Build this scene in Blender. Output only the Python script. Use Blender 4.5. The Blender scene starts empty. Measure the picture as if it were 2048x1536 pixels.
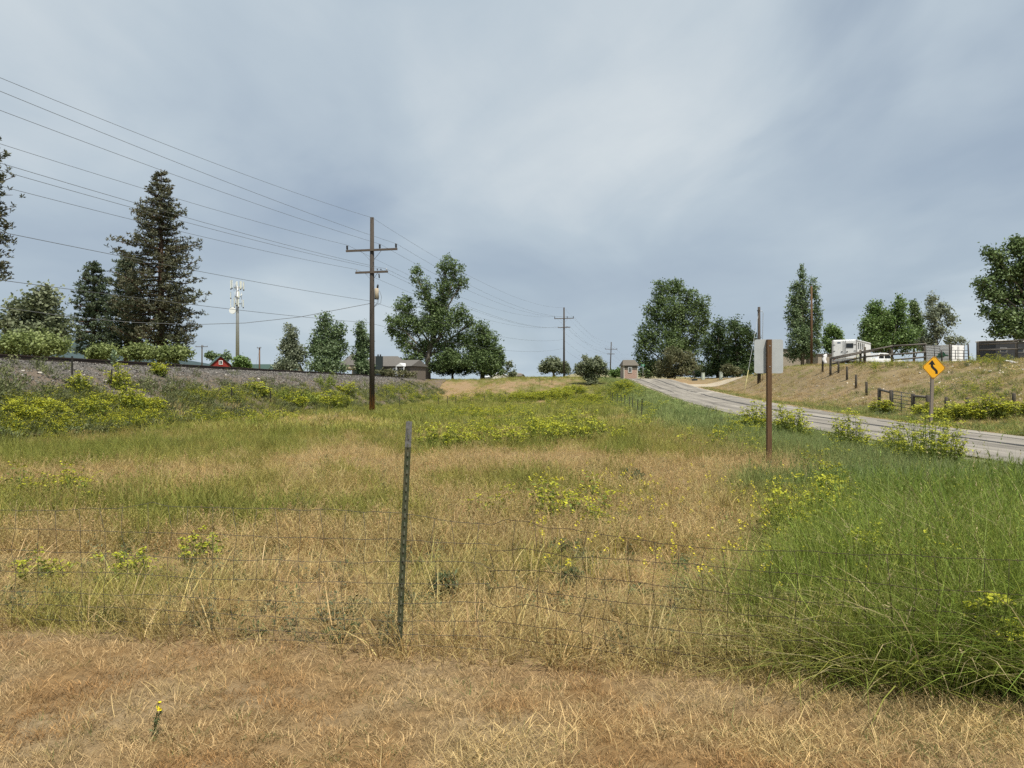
import bpy, math, random
import numpy as np
from mathutils import Vector, Matrix
random.seed(7); rng = np.random.default_rng(7)
PI = math.pi
sc = bpy.context.scene
C = sc.collection

# ------------------------------------------------------------------ camera
F = 1550.0                      # focal length in pixels of a 2048 px wide frame
EYE = 1.6
cam = bpy.data.cameras.new('camera'); cam.sensor_width = 36.0; cam.lens = 36.0 * F / 2048
cam.clip_start = 0.05; cam.clip_end = 9000
co = bpy.data.objects.new('camera', cam); C.objects.link(co)
co.location = (0, 0, EYE); co.rotation_euler = (PI / 2, 0, 0); sc.camera = co

# ------------------------------------------------------------------ world: sky with a thin, streaky overcast layer
SUN = Vector((0.23, -0.42, 0.87)).normalized()
w = bpy.data.worlds.new('World'); sc.world = w; w.use_nodes = True
nt = w.node_tree; nt.nodes.clear()
def N(t, tree=None, **kw):
    n = (tree or nt).nodes.new(t)
    for k, v in kw.items(): setattr(n, k, v)
    return n
def L(a, b, tree=None): (tree or nt).links.new(a, b)
def ramp(node, stops):
    e = node.color_ramp.elements
    while len(e) > 1: e.remove(e[-1])
    e[0].position = stops[0][0]; e[0].color = (*stops[0][1], 1)
    for p, c in stops[1:]:
        x = e.new(p); x.color = (*c, 1)
out = N('ShaderNodeOutputWorld'); bg = N('ShaderNodeBackground'); L(bg.outputs[0], out.inputs[0])
sky = N('ShaderNodeTexSky', sky_type='NISHITA', sun_disc=False)
sky.sun_elevation = math.asin(SUN.z); sky.sun_rotation = math.atan2(SUN.x, SUN.y)
sky.air_density = 1.0; sky.dust_density = 1.5; sky.ozone_density = 1.5
geo = N('ShaderNodeTexCoord')
sep = N('ShaderNodeSeparateXYZ'); L(geo.outputs['Generated'], sep.inputs[0])
def M(op, a, b=None, c=None):
    n = N('ShaderNodeMath', operation=op)
    for i, v in enumerate((a, b, c)):
        if v is None: continue
        if isinstance(v, (int, float)): n.inputs[i].default_value = v
        else: L(v, n.inputs[i])
    return n.outputs[0]
zz = M('ADD', M('MAXIMUM', sep.outputs[2], 0.0), 0.16)
cx = M('DIVIDE', sep.outputs[0], zz); cy = M('DIVIDE', sep.outputs[1], zz)
comb = N('ShaderNodeCombineXYZ'); L(cx, comb.inputs[0]); L(cy, comb.inputs[1])
def cloud_noise(scale, rot, sx, sy, off, detail, rough, dist):
    mp = N('ShaderNodeMapping'); mp.inputs['Rotation'].default_value = (0, 0, math.radians(rot))
    mp.inputs['Scale'].default_value = (sx, sy, 1); mp.inputs['Location'].default_value = off
    L(comb.outputs[0], mp.inputs[0])
    n = N('ShaderNodeTexNoise'); n.inputs['Scale'].default_value = scale; n.inputs['Detail'].default_value = detail
    n.inputs['Roughness'].default_value = rough; n.inputs['Distortion'].default_value = dist
    L(mp.outputs[0], n.inputs['Vector']); return n.outputs[0]
n1 = cloud_noise(0.50, 24, 1.0, 0.75, (0.4, 7.7, 0), 4, 0.45, 0.6)      # big soft masses
n2 = cloud_noise(1.1, 62, 1.0, 0.55, (8.2, 4.4, 0), 5, 0.45, 0.9)      # streaks
n3 = cloud_noise(5.0, 20, 1.0, 0.6, (1.2, 9.4, 0), 6, 0.6, 0.4)        # fine
mix = M('ADD', M('MULTIPLY', n1, 0.66), M('ADD', M('MULTIPLY', n2, 0.28), M('MULTIPLY', n3, 0.06)))
crmp = N('ShaderNodeValToRGB'); L(mix, crmp.inputs[0])
ramp(crmp, [(0.38, (0.295, 0.36, 0.445)), (0.46, (0.345, 0.415, 0.49)), (0.53, (0.415, 0.485, 0.545)), (0.62, (0.55, 0.60, 0.63))])
cover = N('ShaderNodeValToRGB'); L(n2, cover.inputs[0]); ramp(cover, [(0.25, (0.7,)*3), (0.45, (0.95,)*3)])
skm = N('ShaderNodeMixRGB', blend_type='MULTIPLY'); skm.inputs[0].default_value = 1
L(sky.outputs[0], skm.inputs[1]); skm.inputs[2].default_value = (0.075, 0.075, 0.075, 1)
mx = N('ShaderNodeMixRGB'); L(cover.outputs[0], mx.inputs[0]); L(skm.outputs[0], mx.inputs[1]); L(crmp.outputs[0], mx.inputs[2])
# paler air low over the horizon
hor = N('ShaderNodeMapRange'); L(sep.outputs[2], hor.inputs[0])
hor.inputs[1].default_value = 0.0; hor.inputs[2].default_value = 0.22; hor.inputs[3].default_value = 0.55; hor.inputs[4].default_value = 0.0
mh = N('ShaderNodeMixRGB'); L(hor.outputs[0], mh.inputs[0]); L(mx.outputs[0], mh.inputs[1]); mh.inputs[2].default_value = (0.40, 0.485, 0.545, 1)
L(mh.outputs[0], bg.inputs[0]); bg.inputs[1].default_value = 1.0

sun = bpy.data.lights.new('sun', 'SUN'); sun.energy = 4.6; sun.angle = math.radians(1.5); sun.color = (1.0, 0.935, 0.81)
so = bpy.data.objects.new('sun', sun); C.objects.link(so)
so.rotation_euler = SUN.to_track_quat('Z', 'Y').to_euler(); so.location = (20, -30, 60)
vs = sc.view_settings
vs.view_transform = 'Standard'; vs.look = 'None'; vs.exposure = 0.3; vs.gamma = 1.0
try: vs.use_curve_mapping = False
except Exception: pass

cy_ = sc.cycles
cy_.max_bounces = 4; cy_.diffuse_bounces = 2; cy_.glossy_bounces = 2; cy_.transmission_bounces = 2; cy_.transparent_max_bounces = 4; cy_.caustics_reflective = False; cy_.caustics_refractive = False
cy_.use_adaptive_sampling = True; cy_.adaptive_threshold = 0.012; cy_.use_denoising = False; cy_.sample_clamp_direct = 8; cy_.sample_clamp_indirect = 3

# ------------------------------------------------------------------ numeric helpers
def sstep(x, a, b):
    t = np.clip((x - a) / (b - a), 0, 1); return t * t * (3 - 2 * t)
def _h(ix, iy, s):
    n = (ix.astype(np.int64) * 374761393 + iy.astype(np.int64) * 668265263 + s * 1442695041) & 0x7fffffff
    n = ((n ^ (n >> 13)) * 1274126177) & 0x7fffffff
    return ((n ^ (n >> 16)) & 0xffff) / 65535.0
def vnoise(x, y, s=0):
    x = np.asarray(x, float); y = np.asarray(y, float)
    ix = np.floor(x); iy = np.floor(y); fx = x - ix; fy = y - iy
    fx = fx * fx * (3 - 2 * fx); fy = fy * fy * (3 - 2 * fy)
    a = _h(ix, iy, s); b = _h(ix + 1, iy, s); c = _h(ix, iy + 1, s); d = _h(ix + 1, iy + 1, s)
    return (a * (1 - fx) + b * fx) * (1 - fy) + (c * (1 - fx) + d * fx) * fy
def fbm(x, y, s=0, o=3):
    t = 0; a = 0.5
    for k in range(o):
        t = t + a * vnoise(np.asarray(x) * 2 ** k, np.asarray(y) * 2 ** k, s + k); a *= 0.5
    return t / (1 - 0.5 ** o)
def sm_interp(Y, xs, ys, r):
    return sum(np.interp(Y + k * r / 3, xs, ys) for k in range(-3, 4)) / 7
RY = [-60, 18, 27, 40, 60, 75, 100, 130, 160, 200, 400]
RL = [11.5, 11.45, 11.6, 11.8, 14, 15.6, 18.3, 19.8, 20.3, 21, 24]
RR = [17, 17, 17.2, 17.8, 20.4, 21.9, 24.6, 26.5, 27.2, 28, 31]
RZ = [-.2, -.25, -.2, -.1, .05, .3, .9, 2.45, 2.72, 2.72, 2.7]
def xL(Y): return sm_interp(Y, RY, RL, 7)
def xR(Y): return sm_interp(Y, RY, RR, 7)
def zR(Y): return sm_interp(Y, RY, RZ, 6)
def trk(Y): return -21 + 0.023 * Y             # centre line of the railway
def hz(X, Y, fine=True):
    X = np.asarray(X, float); Y = np.asarray(Y, float)
    far = 2.4 + 0.3 * sstep(X, -6, 5)
    fl = sm_interp(Y, [-60, 0, 6, 25, 50, 70, 90, 100, 118], [.1, 0, 0, -.12, -.25, -.6, -.9, -.8, -.2], 4)
    f = fl + (far - fl) * sstep(Y, 98, 134) * np.maximum(sstep(X, -10, -1), sstep(Y, 124, 148))
    f = f + 0.10 * (fbm(X / 5, Y / 5, 3) - .5) * sstep(Y, 6, 15)
    z = f
    # road bed on the right
    r = zR(Y); l = xL(Y); rr = xR(Y)
    z = z + (r - 0.03 - z) * sstep(X, l - 6.5, l - 0.8)
    # bank beyond the road
    s = X - (rr + 2.2)
    wd = sm_interp(Y, [20, 50, 60, 68, 85, 100], [16, 13, 9.5, 7, 6, 6], 4)
    H = sm_interp(Y, [-20, 20, 60, 85, 98, 115, 130, 160], [3.0, 3.1, 3.2, 3.6, 3.1, 2.5, 2.6, 2.7], 4)
    bk = sstep(s / wd, 0, 1)
    z = z + bk * (H - z) + bk * 0.25 * (fbm(X / 6, Y / 6, 11) - .5) * (s < 40)
    # railway embankment on the left
    d = X - trk(Y)
    e = .35 * (1 - sstep(d, 1.9, 7.6)) + .65 * (1 - np.clip((d - 2.0) / 5.4, 0, 1))
    emb = 2.42 - 0.1 * sstep(-d, 2.2, 5)
    z = z + e * (emb - z)
    if fine:
        z = z + 0.035 * (fbm(X / 0.6, Y / 0.6, 5) - .5) * (1 - sstep(X, l - 1.5, l - .3) * (1 - sstep(X, rr + .3, rr + 1.5)))
    return z
def hz1(x, y): return float(hz(np.array([x]), np.array([y]))[0])
def P(px, py, Y): return Vector(((px - 1024) / F * Y, Y, EYE - (py - 768) / F * Y))
_t = np.concatenate([np.arange(1.5, 20, .05), np.arange(20, 200, .25)])
def G(px, py):
    """point of the ground seen at a pixel of the photograph"""
    X = (px - 1024) / F * _t; Z = EYE - (py - 768) / F * _t
    k = np.nonzero(Z <= hz(X, _t, False))[0]
    i = k[0] if len(k) else len(_t) - 1
    return float(X[i]), float(_t[i])
def onG(px, Y):
    x = (px - 1024) / F * Y; return Vector((x, Y, hz1(x, Y)))

# ------------------------------------------------------------------ materials
def mat(name, col, rough=0.8, metal=0.0, var=0.0, scale=20.0, bump=0.0, spec=0.3, island=0.0, trans=0.0, coords='Object', stretch=(1, 1, 1), col2=None):
    m = bpy.data.materials.new(name); m.use_nodes = True
    t = m.node_tree; b = t.nodes['Principled BSDF']
    b.inputs['Roughness'].default_value = rough; b.inputs['Metallic'].default_value = metal
    b.inputs['Specular IOR Level'].default_value = spec
    rgb = N('ShaderNodeRGB', t); rgb.outputs[0].default_value = (*col, 1); c = rgb.outputs[0]
    if var or bump or col2:
        tc = N('ShaderNodeTexCoord', t); mp = N('ShaderNodeMapping', t); mp.inputs['Scale'].default_value = stretch
        L(tc.outputs[coords], mp.inputs[0], t)
        no = N('ShaderNodeTexNoise', t); no.inputs['Scale'].default_value = scale; no.inputs['Detail'].default_value = 6
        no.inputs['Roughness'].default_value = 0.65; L(mp.outputs[0], no.inputs['Vector'], t)
        if col2:
            rp = N('ShaderNodeValToRGB', t); ramp(rp, [(0.38, col), (0.62, col2)]); L(no.outputs[0], rp.inputs[0], t); c = rp.outputs[0]
        if var:
            mr = N('ShaderNodeMapRange', t); L(no.outputs[0], mr.inputs[0], t)
            mr.inputs[1].default_value = .25; mr.inputs[2].default_value = .75; mr.inputs[3].default_value = 1 - var; mr.inputs[4].default_value = 1 + var
            h = N('ShaderNodeMixRGB', t, blend_type='MULTIPLY'); h.inputs[0].default_value = 1
            L(c, h.inputs[1], t); L(mr.outputs[0], h.inputs[2], t); c = h.outputs[0]
        if bump:
            bp = N('ShaderNodeBump', t); bp.inputs['Strength'].default_value = bump; bp.inputs['Distance'].default_value = 0.02
            L(no.outputs[0], bp.inputs['Height'], t); L(bp.outputs[0], b.inputs['Normal'], t)
    if island:
        gi = N('ShaderNodeNewGeometry', t); mr = N('ShaderNodeMapRange', t); L(gi.outputs['Random Per Island'], mr.inputs[0], t)
        mr.inputs[3].default_value = 1 - island; mr.inputs[4].default_value = 1 + island
        h = N('ShaderNodeMixRGB', t, blend_type='MULTIPLY'); h.inputs[0].default_value = 1
        L(c, h.inputs[1], t); L(mr.outputs[0], h.inputs[2], t); c = h.outputs[0]
    L(c, b.inputs['Base Color'], t)
    if trans:
        tr = N('ShaderNodeBsdfTranslucent', t); L(c, tr.inputs[0], t); ms = N('ShaderNodeMixShader', t); ms.inputs[0].default_value = trans
        L(b.outputs[0], ms.inputs[1], t); L(tr.outputs[0], ms.inputs[2], t); L(ms.outputs[0], t.nodes['Material Output'].inputs[0], t)
    return m
def leafmat(name, col, col2, island=0.35):
    return mat(name, col, 0.55, col2=col2, scale=0.55, island=island, trans=0.33, spec=0.35)
def tintmat(name, island=0.35, trans=0.35, spec=0.25, geom=False):
    """plant material that takes its colour from the 'tint' of each tuft"""
    m = bpy.data.materials.new(name); m.use_nodes = True; t = m.node_tree; b = t.nodes['Principled BSDF']
    b.inputs['Roughness'].default_value = 0.6; b.inputs['Specular IOR Level'].default_value = spec
    a = N('ShaderNodeAttribute', t, attribute_type='GEOMETRY' if geom else 'INSTANCER', attribute_name='tint')
    gi = N('ShaderNodeNewGeometry', t); mr = N('ShaderNodeMapRange', t); L(gi.outputs['Random Per Island'], mr.inputs[0], t)
    mr.inputs[3].default_value = 1 - island; mr.inputs[4].default_value = 1 + island
    h = N('ShaderNodeMixRGB', t, blend_type='MULTIPLY'); h.inputs[0].default_value = 1
    L(a.outputs['Color'], h.inputs[1], t); L(mr.outputs[0], h.inputs[2], t); L(h.outputs[0], b.inputs['Base Color'], t)
    tr = N('ShaderNodeBsdfTranslucent', t); L(h.outputs[0], tr.inputs[0], t); ms = N('ShaderNodeMixShader', t); ms.inputs[0].default_value = trans
    L(b.outputs[0], ms.inputs[1], t); L(tr.outputs[0], ms.inputs[2], t); L(ms.outputs[0], t.nodes['Material Output'].inputs[0], t)
    return m
MT = {
 'pole': mat('pole wood', (.062, .052, .044), .9, var=.35, scale=6, bump=.4, stretch=(8, 8, .6)),
 'pole_worn': mat('worn pole wood', (.30, .15, .07), .9, var=.4, scale=3, bump=.4, stretch=(6, 6, .5), col2=(.075, .055, .045)),
 'arm': mat('crossarm wood', (.10, .082, .07), .9, var=.3, scale=8, bump=.3, stretch=(.6, 8, 8)),
 'redwood': mat('reddish pole wood', (.14, .09, .065), .9, var=.3, scale=6, stretch=(8, 8, .6)),
 'post': mat('weathered post wood', (.085, .075, .062), .95, var=.4, scale=9, bump=.4, stretch=(6, 6, .7)),
 'rail': mat('weathered rail wood', (.12, .108, .095), .95, var=.4, scale=7, bump=.3),
 'signpost': mat('brown sign post wood', (.115, .066, .034), .85, var=.4, scale=9, bump=.4, stretch=(8, 8, .5)),
 'greypost': mat('grey sign post wood', (.20, .17, .145), .9, var=.3, scale=9, bump=.4, stretch=(8, 8, .5)),
 'insul': mat('dark porcelain', (.02, .02, .022), .3, spec=.5), 'white_insul': mat('pale porcelain', (.5, .5, .5), .3),
 'steel': mat('galvanised steel', (.42, .43, .44), .5, .6, var=.12, scale=12), 'wire': mat('aluminium wire', (.13, .135, .14), .6, .3),
 'rust': mat('rusty fence wire', (.05, .036, .028), .8, .3, var=.4, scale=60), 'galv': mat('dull fence wire', (.07, .066, .06), .8, .2, var=.3, scale=60),
 'tpost': mat('green painted steel', (.045, .062, .032), .5, .1, var=.35, scale=22, bump=.2, col2=(.062, .06, .035)),
 'tpost_top': mat('bare worn steel', (.30, .31, .32), .4, .6, var=.5, scale=30, col2=(.10, .105, .10)), 'tstud': mat('worn stud steel', (.13, .14, .10), .5, .3, var=.4, scale=80),
 'darkpost': mat('dark steel post', (.04, .038, .032), .7, .2, var=.3, scale=10),
 'alu': mat('sheet aluminium', (.46, .48, .49), .5, .25, var=.10, scale=5), 'yellow': mat('yellow sign sheeting', (.74, .37, .012), .5, spec=.4, var=.06, scale=12),
 'black': mat('black print', (.014, .013, .013), .6), 'white': mat('white paint', (.78, .79, .80), .4, var=.05, scale=3), 'grime': mat('grey trim', (.36, .36, .36), .5),
 'glass': mat('dark glass', (.015, .018, .02), .08, spec=.6), 'tyre': mat('tyre rubber', (.015, .015, .015), .85), 'rim': mat('wheel rim', (.35, .35, .36), .35, .8),
 'blue': mat('blue lettering', (.06, .10, .17), .5), 'green_print': mat('green print', (.04, .16, .09), .5), 'lamp': mat('lamp lens', (.35, .04, .03), .3),
 'darktrailer': mat('charcoal trailer paint', (.035, .037, .042), .4, var=.1, scale=2), 'pipe': mat('pipe gate steel', (.10, .10, .10), .6, .4, var=.2, scale=8),
 'roofgrey': mat('grey shingles', (.125, .118, .11), .95, var=.25, scale=7, bump=.3), 'roofbrown': mat('brown grey shingles', (.13, .115, .095), .95, var=.25, scale=7, bump=.3),
 'roofgreen': mat('green metal roof', (.055, .095, .08), .5, .2, var=.1, scale=2), 'barnred': mat('barn red boards', (.25, .03, .025), .8, var=.2, scale=6, stretch=(6, 6, .5)),
 'beige': mat('beige siding', (.42, .36, .27), .8, var=.1, scale=4), 'shadewall': mat('shaded siding', (.14, .12, .10), .8, var=.1, scale=4), 'cream': mat('cream siding', (.55, .53, .47), .8, var=.08, scale=4), 'darkgreen': mat('dark green boards', (.022, .032, .035), .7, var=.15, scale=4),  # ranch house wall: its shade is put into the siding colour
 'mortar': mat('pale mortar', (.42, .33, .29), .9), 'brick': mat('pink brick', (.45, .31, .265), .9, island=.15, var=.15, scale=3), 'shedtan': mat('tan shed siding', (.33, .29, .235), .85, var=.1, scale=3),
 'concrete': mat('pale painted metal box', (.45, .50, .44), .6, var=.1, scale=5), 'signgreen': mat('green street sign', (.05, .25, .16), .5), 'dish': mat('dish white', (.75, .77, .78), .4),
 'panel': mat('antenna panel', (.62, .64, .60), .5), 'pinebark': mat('pine bark', (.10, .065, .045), .95, var=.4, scale=5, bump=.5, stretch=(3, 3, .6)),
 'bark': mat('grey bark', (.15, .13, .105), .95, var=.4, scale=5, bump=.5, stretch=(3, 3, .6)), 'stem': mat('green stem', (.10, .13, .04), .8),
 'rail_steel': mat('rusty rail steel', (.06, .042, .034), .7, .4, var=.3, scale=4), 'sleeper': mat('creosoted sleeper', (.045, .036, .03), .95, var=.3, scale=6),
 'tar': mat('tar seam', (.04, .038, .037), .7, var=.3, scale=4), 'palepatch': mat('pale concrete patch', (.42, .39, .34), .9, var=.15, scale=3),
 'cloth': mat('white cloth', (.75, .75, .77), .8), 'litter': mat('pale stone', (.58, .55, .50), .85, var=.2, scale=30), 'guard': mat('yellow guy guard', (.50, .45, .22), .6),
}

pz = MT['polez'] = mat('pole wood worn at the foot', (.062, .052, .044), .9, var=.35, scale=6, bump=.4, stretch=(8, 8, .6)); t = pz.node_tree; b = t.nodes['Principled BSDF']; src = b.inputs['Base Color'].links[0].from_socket
tc = N('ShaderNodeTexCoord', t); sx = N('ShaderNodeSeparateXYZ', t); L(tc.outputs['Object'], sx.inputs[0], t); mpz = N('ShaderNodeMapping', t); mpz.inputs['Scale'].default_value = (9, 9, .9); L(tc.outputs['Object'], mpz.inputs[0], t)
nz_ = N('ShaderNodeTexNoise', t); nz_.inputs['Scale'].default_value = 1.5; nz_.inputs['Detail'].default_value = 6; L(mpz.outputs[0], nz_.inputs['Vector'], t)
ma = N('ShaderNodeMath', t, operation='MULTIPLY_ADD'); L(nz_.outputs[0], ma.inputs[0], t); ma.inputs[1].default_value = 3.4; L(sx.outputs[2], ma.inputs[2], t)
mrz = N('ShaderNodeMapRange', t); L(ma.outputs[0], mrz.inputs[0], t); mrz.inputs[1].default_value = 2.2; mrz.inputs[2].default_value = 3.1; mrz.inputs[3].default_value = 1; mrz.inputs[4].default_value = 0
mz = N('ShaderNodeMixRGB', t); L(mrz.outputs[0], mz.inputs[0], t); L(src, mz.inputs[1], t); mz.inputs[2].default_value = (.30, .135, .055, 1); L(mz.outputs[0], b.inputs['Base Color'], t)

# ------------------------------------------------------------------ object helpers
def tag(o, label=None, cat=None, group=None, kind=None):
    for k, v in (('label', label), ('category', cat), ('group', group), ('kind', kind)):
        if v: o[k] = v
    return o
def empty(name, loc, rz=0):
    o = bpy.data.objects.new(name, None); o.empty_display_size = .3; C.objects.link(o); o.location = loc; o.rotation_euler = (0, 0, rz); return o
def mobj(name, me, m, parent=None, link=True):
    o = bpy.data.objects.new(name, me)
    if link: C.objects.link(o)
    if m is not None:
        for x in (m if isinstance(m, (list, tuple)) else [m]): me.materials.append(x)
    if parent is not None: o.parent = parent
    return o
class MB:
    def __init__(s): s.v = []; s.f = []; s.smooth = []
    def add(s, vs, fs, sm=False):
        k = len(s.v); s.v += [tuple(x) for x in vs]; s.f += [tuple(i + k for i in f) for f in fs]; s.smooth += [sm] * len(fs)
    def box(s, c, d, rz=0, m=None):
        x, y, z = (q / 2 for q in d); R = Matrix.Rotation(rz, 3, 'Z'); c = Vector(c)
        vs = [c + R @ Vector((a * x, b * y, e * z)) for e in (-1, 1) for b in (-1, 1) for a in (-1, 1)]
        if m: vs = [m @ v for v in vs]
        s.add(vs, [(0, 2, 3, 1), (4, 5, 7, 6), (0, 1, 5, 4), (2, 6, 7, 3), (0, 4, 6, 2), (1, 3, 7, 5)]); return s
    def tube(s, pts, rad, n=6, cap=True):
        pts = [Vector(p) for p in pts]; rad = rad if isinstance(rad, (list, tuple)) else [rad] * len(pts)
        vs = []; up = Vector((0, 0, 1))
        t0 = (pts[-1] - pts[0]).normalized(); a = up.cross(t0)
        if a.length < .05: a = Vector((1, 0, 0)).cross(t0)
        a.normalize()
        for i, p in enumerate(pts):
            t = (pts[min(i + 1, len(pts) - 1)] - pts[max(i - 1, 0)]).normalized()
            u = (a - t * a.dot(t)).normalized(); v = t.cross(u)
            for k in range(n):
                q = 2 * PI * k / n; vs.append(p + (u * math.cos(q) + v * math.sin(q)) * rad[i])
        fs = [(i * n + k, i * n + (k + 1) % n, (i + 1) * n + (k + 1) % n, (i + 1) * n + k) for i in range(len(pts) - 1) for k in range(n)]
        s.add(vs, fs, n > 4)
        if cap:
            k = len(s.v) - len(vs); s.f.append(tuple(k + j for j in range(n))[::-1]); s.f.append(tuple(len(s.v) - n + j for j in range(n))); s.smooth += [False, False]
        return s
    def beam(s, a, b, wd, h):
        a = Vector(a); b = Vector(b); t = (b - a).normalized(); u = Vector((0, 0, 1)).cross(t)
        if u.length < .01: u = Vector((1, 0, 0))
        u.normalize(); v = t.cross(u)
        vs = [p + u * (i * wd / 2) + v * (j * h / 2) for p in (a, b) for i, j in ((-1, -1), (1, -1), (1, 1), (-1, 1))]
        s.add(vs, [(0, 1, 2, 3)[::-1], (4, 5, 6, 7), (0, 1, 5, 4), (1, 2, 6, 5), (2, 3, 7, 6), (3, 0, 4, 7)]); return s
    def mesh(s, name):
        me = bpy.data.meshes.new(name); me.from_pydata([tuple(v) for v in s.v], [], s.f); me.update()
        me.polygons.foreach_set('use_smooth', s.smooth); return me
    def build(s, name, m, parent=None): return mobj(name, s.mesh(name), m, parent)
def npmesh(name, V, Fc, matidx=None):
    """V (n,3), Fc (m,k) with k = 3 or 4"""
    me = bpy.data.meshes.new(name); V = np.ascontiguousarray(V, np.float32); Fc = np.ascontiguousarray(Fc, np.int32); m, k = Fc.shape
    me.vertices.add(len(V)); me.vertices.foreach_set('co', V.ravel())
    me.loops.add(m * k); me.loops.foreach_set('vertex_index', Fc.ravel())
    me.polygons.add(m); me.polygons.foreach_set('loop_start', np.arange(0, m * k, k, dtype=np.int32))
    if matidx is not None: me.polygons.foreach_set('material_index', np.ascontiguousarray(matidx, np.int32))
    me.update(calc_edges=True); return me
def copy_tree(o, parent=None):
    c = o.copy(); C.objects.link(c); c.parent = parent
    for k in o.children: copy_tree(k, c)
    return c
def randdirs(n, r=rng):
    v = r.normal(size=(n, 3)); return v / np.linalg.norm(v, axis=1)[:, None]
def leaf_quads(c, size, asp=0.6, r=rng, up=0.25):
    """one folded-looking diamond leaf at each centre"""
    n = len(c); nr = randdirs(n, r); nr[:, 2] = np.abs(nr[:, 2]) + up; nr /= np.linalg.norm(nr, axis=1)[:, None]
    a = np.cross(nr, randdirs(n, r)); a /= np.linalg.norm(a, axis=1)[:, None] + 1e-9; b = np.cross(nr, a)
    s = (size * r.uniform(.6, 1.3, n))[:, None]
    V = np.stack([c - a * s, c + b * s * asp + nr * s * .15, c + a * s, c - b * s * asp + nr * s * .15], 1).reshape(-1, 3)
    return V, np.arange(4 * n).reshape(-1, 4)

# ------------------------------------------------------------------ vegetation zones of the meadow (patches in metres on the ground)
def fenceY(X): return 4.6 - 0.19 * (np.asarray(X) + 0.68)
PATCH = []
def patch(px, py, rx, ry, val):
    x, y = G(px, py); PATCH.append((x, y, rx, ry, val))
for a in [(90, 960, 2.2, 1.6, -.5), (330, 960, 2.2, 1.0, -.25), (600, 925, 2.8, 1.6, -.45), (560, 845, 3.2, 2.2, -.6), (510, 838, 2.2, 1.8, -.5), (1010, 930, 2.3, 2.0, -.55), (1130, 915, 1.6, 1.6, -.5),
          (1430, 945, 1.8, 1.8, -.6), (1340, 985, 1.6, 1.2, -.4), (760, 1110, 2.5, 1.0, -.3), (300, 1120, 1.4, .7, -.35), (860, 880, 3, 2, -.3), (1100, 1020, 2, 1.0, -.2),
          (130, 905, 2.5, 2.5, .35), (200, 1040, 2.2, .5, .45), (480, 1035, 2.0, .35, .3), (870, 1000, 2, 1, .05), (1240, 910, .9, .9, .4), (1290, 1000, 1.2, .9, .35), (1130, 1150, .35, .35, .5), (1270, 1110, .4, .5, .5),
          (1000, 850, 5, 3, .25), (900, 820, 8, 6, .2), (1080, 805, 2.0, 3.0, -.3), (1400, 1070, .8, .5, -.3), (915, 785, 3.5, 14, -.6), (985, 775, 4, 8, -.35), (1080, 765, 6, 6, -.3), (1330, 1190, .4, .4, -.1)]: patch(*a)
def lushness(X, Y):
    n = 1.0 * (fbm(X / 1.3, Y / 1.3, 21) - .5)
    a = sstep(X + n * 2.4 - (1.15 + 0.36 * (Y - 4.2)), -.7, 1.3) * (1 - sstep(Y, 11, 18))
    b = sstep(X + n * 2 - (xL(Y) - 6.0), -1.0, 2.0) * sstep(Y, 9, 16) * .72
    return np.maximum(a, b) * (X < xL(Y) - .15)
def greenness(X, Y):
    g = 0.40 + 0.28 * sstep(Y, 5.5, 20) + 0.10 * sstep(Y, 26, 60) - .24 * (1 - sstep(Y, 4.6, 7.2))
    g = g + 0.65 * (fbm(X / 1.9, Y / 8, 31) - .5) + 0.8 * (fbm(X / .6, Y / 1.8, 37, 2) - .5)
    for x, y, rx, ry, v in PATCH: g = g + v * np.exp(-((X - x) / rx) ** 2 - ((Y - y) / ry) ** 2)
    g = np.where(X > xR(Y), .42 + .5 * (fbm(X / 3, Y / 3, 41) - .5) - .34 * sstep(Y, 45, 56) * (1 - sstep(X, 27, 31)), g)
    return np.clip(np.maximum(g, lushness(X, Y) * 1.1), 0, 1)
def mix3(a, b, t): return np.asarray(a) * (1 - t)[:, None] + np.asarray(b) * t[:, None]
DRY = np.array((.48, .365, .165)); STRAW = np.array((.56, .43, .21)); RUSTY = np.array((.335, .205, .088)); OLIVE = np.array((.34, .305, .085)); YGREEN = np.array((.255, .265, .06)); LUSH = np.array((.21, .275, .05)); BLUEG = np.array((.225, .285, .135))
def grass_tint(X, Y, g, lush, r=rng):
    n = len(X)
    c = mix3(DRY, OLIVE, sstep(g, .28, .52)); c = c * (1 - sstep(g, .5, .8))[:, None] + YGREEN * sstep(g, .5, .8)[:, None]
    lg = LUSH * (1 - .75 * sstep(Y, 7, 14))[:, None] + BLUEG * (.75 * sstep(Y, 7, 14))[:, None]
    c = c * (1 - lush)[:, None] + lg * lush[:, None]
    t = (r.uniform(0, 1, n) < .13) * (1 - lush * .8) * (g < .5); c = c * (1 - t[:, None]) + STRAW * t[:, None]
    return c * r.uniform(.75, 1.22, (n, 1)) * r.uniform(.93, 1.07, (n, 3))

# ------------------------------------------------------------------ ground sheet
def grow(a, b, step, k):
    o = [a]
    while o[-1] < b: o.append(o[-1] + step); step *= k
    return o
ys = np.array(sorted(set([-x for x in grow(1.0, 300, .8, 1.12)] + list(np.arange(-.5, 12, .2)) + list(np.arange(12, 45, .45)) + list(np.arange(45, 140, .9)) + grow(140, 5000, 1.2, 1.07))))
xs = np.array(sorted([-x for x in grow(30.4, 5000, .5, 1.12)] + list(np.arange(-30, 8, .32)) + list(np.arange(8, 55, .5)) + grow(55.5, 5000, .7, 1.12)))
XX, YY = np.meshgrid(xs, ys); V = np.stack([XX.ravel(), YY.ravel(), hz(XX.ravel(), YY.ravel())], 1)
nx, ny = len(xs), len(ys); I = (np.arange(ny - 1)[:, None] * nx + np.arange(nx - 1)[None]).ravel()
me = npmesh('ground', V, np.stack([I, I + 1, I + nx + 1, I + nx], 1)); me.polygons.foreach_set('use_smooth', [True] * len(me.polygons))
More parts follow.
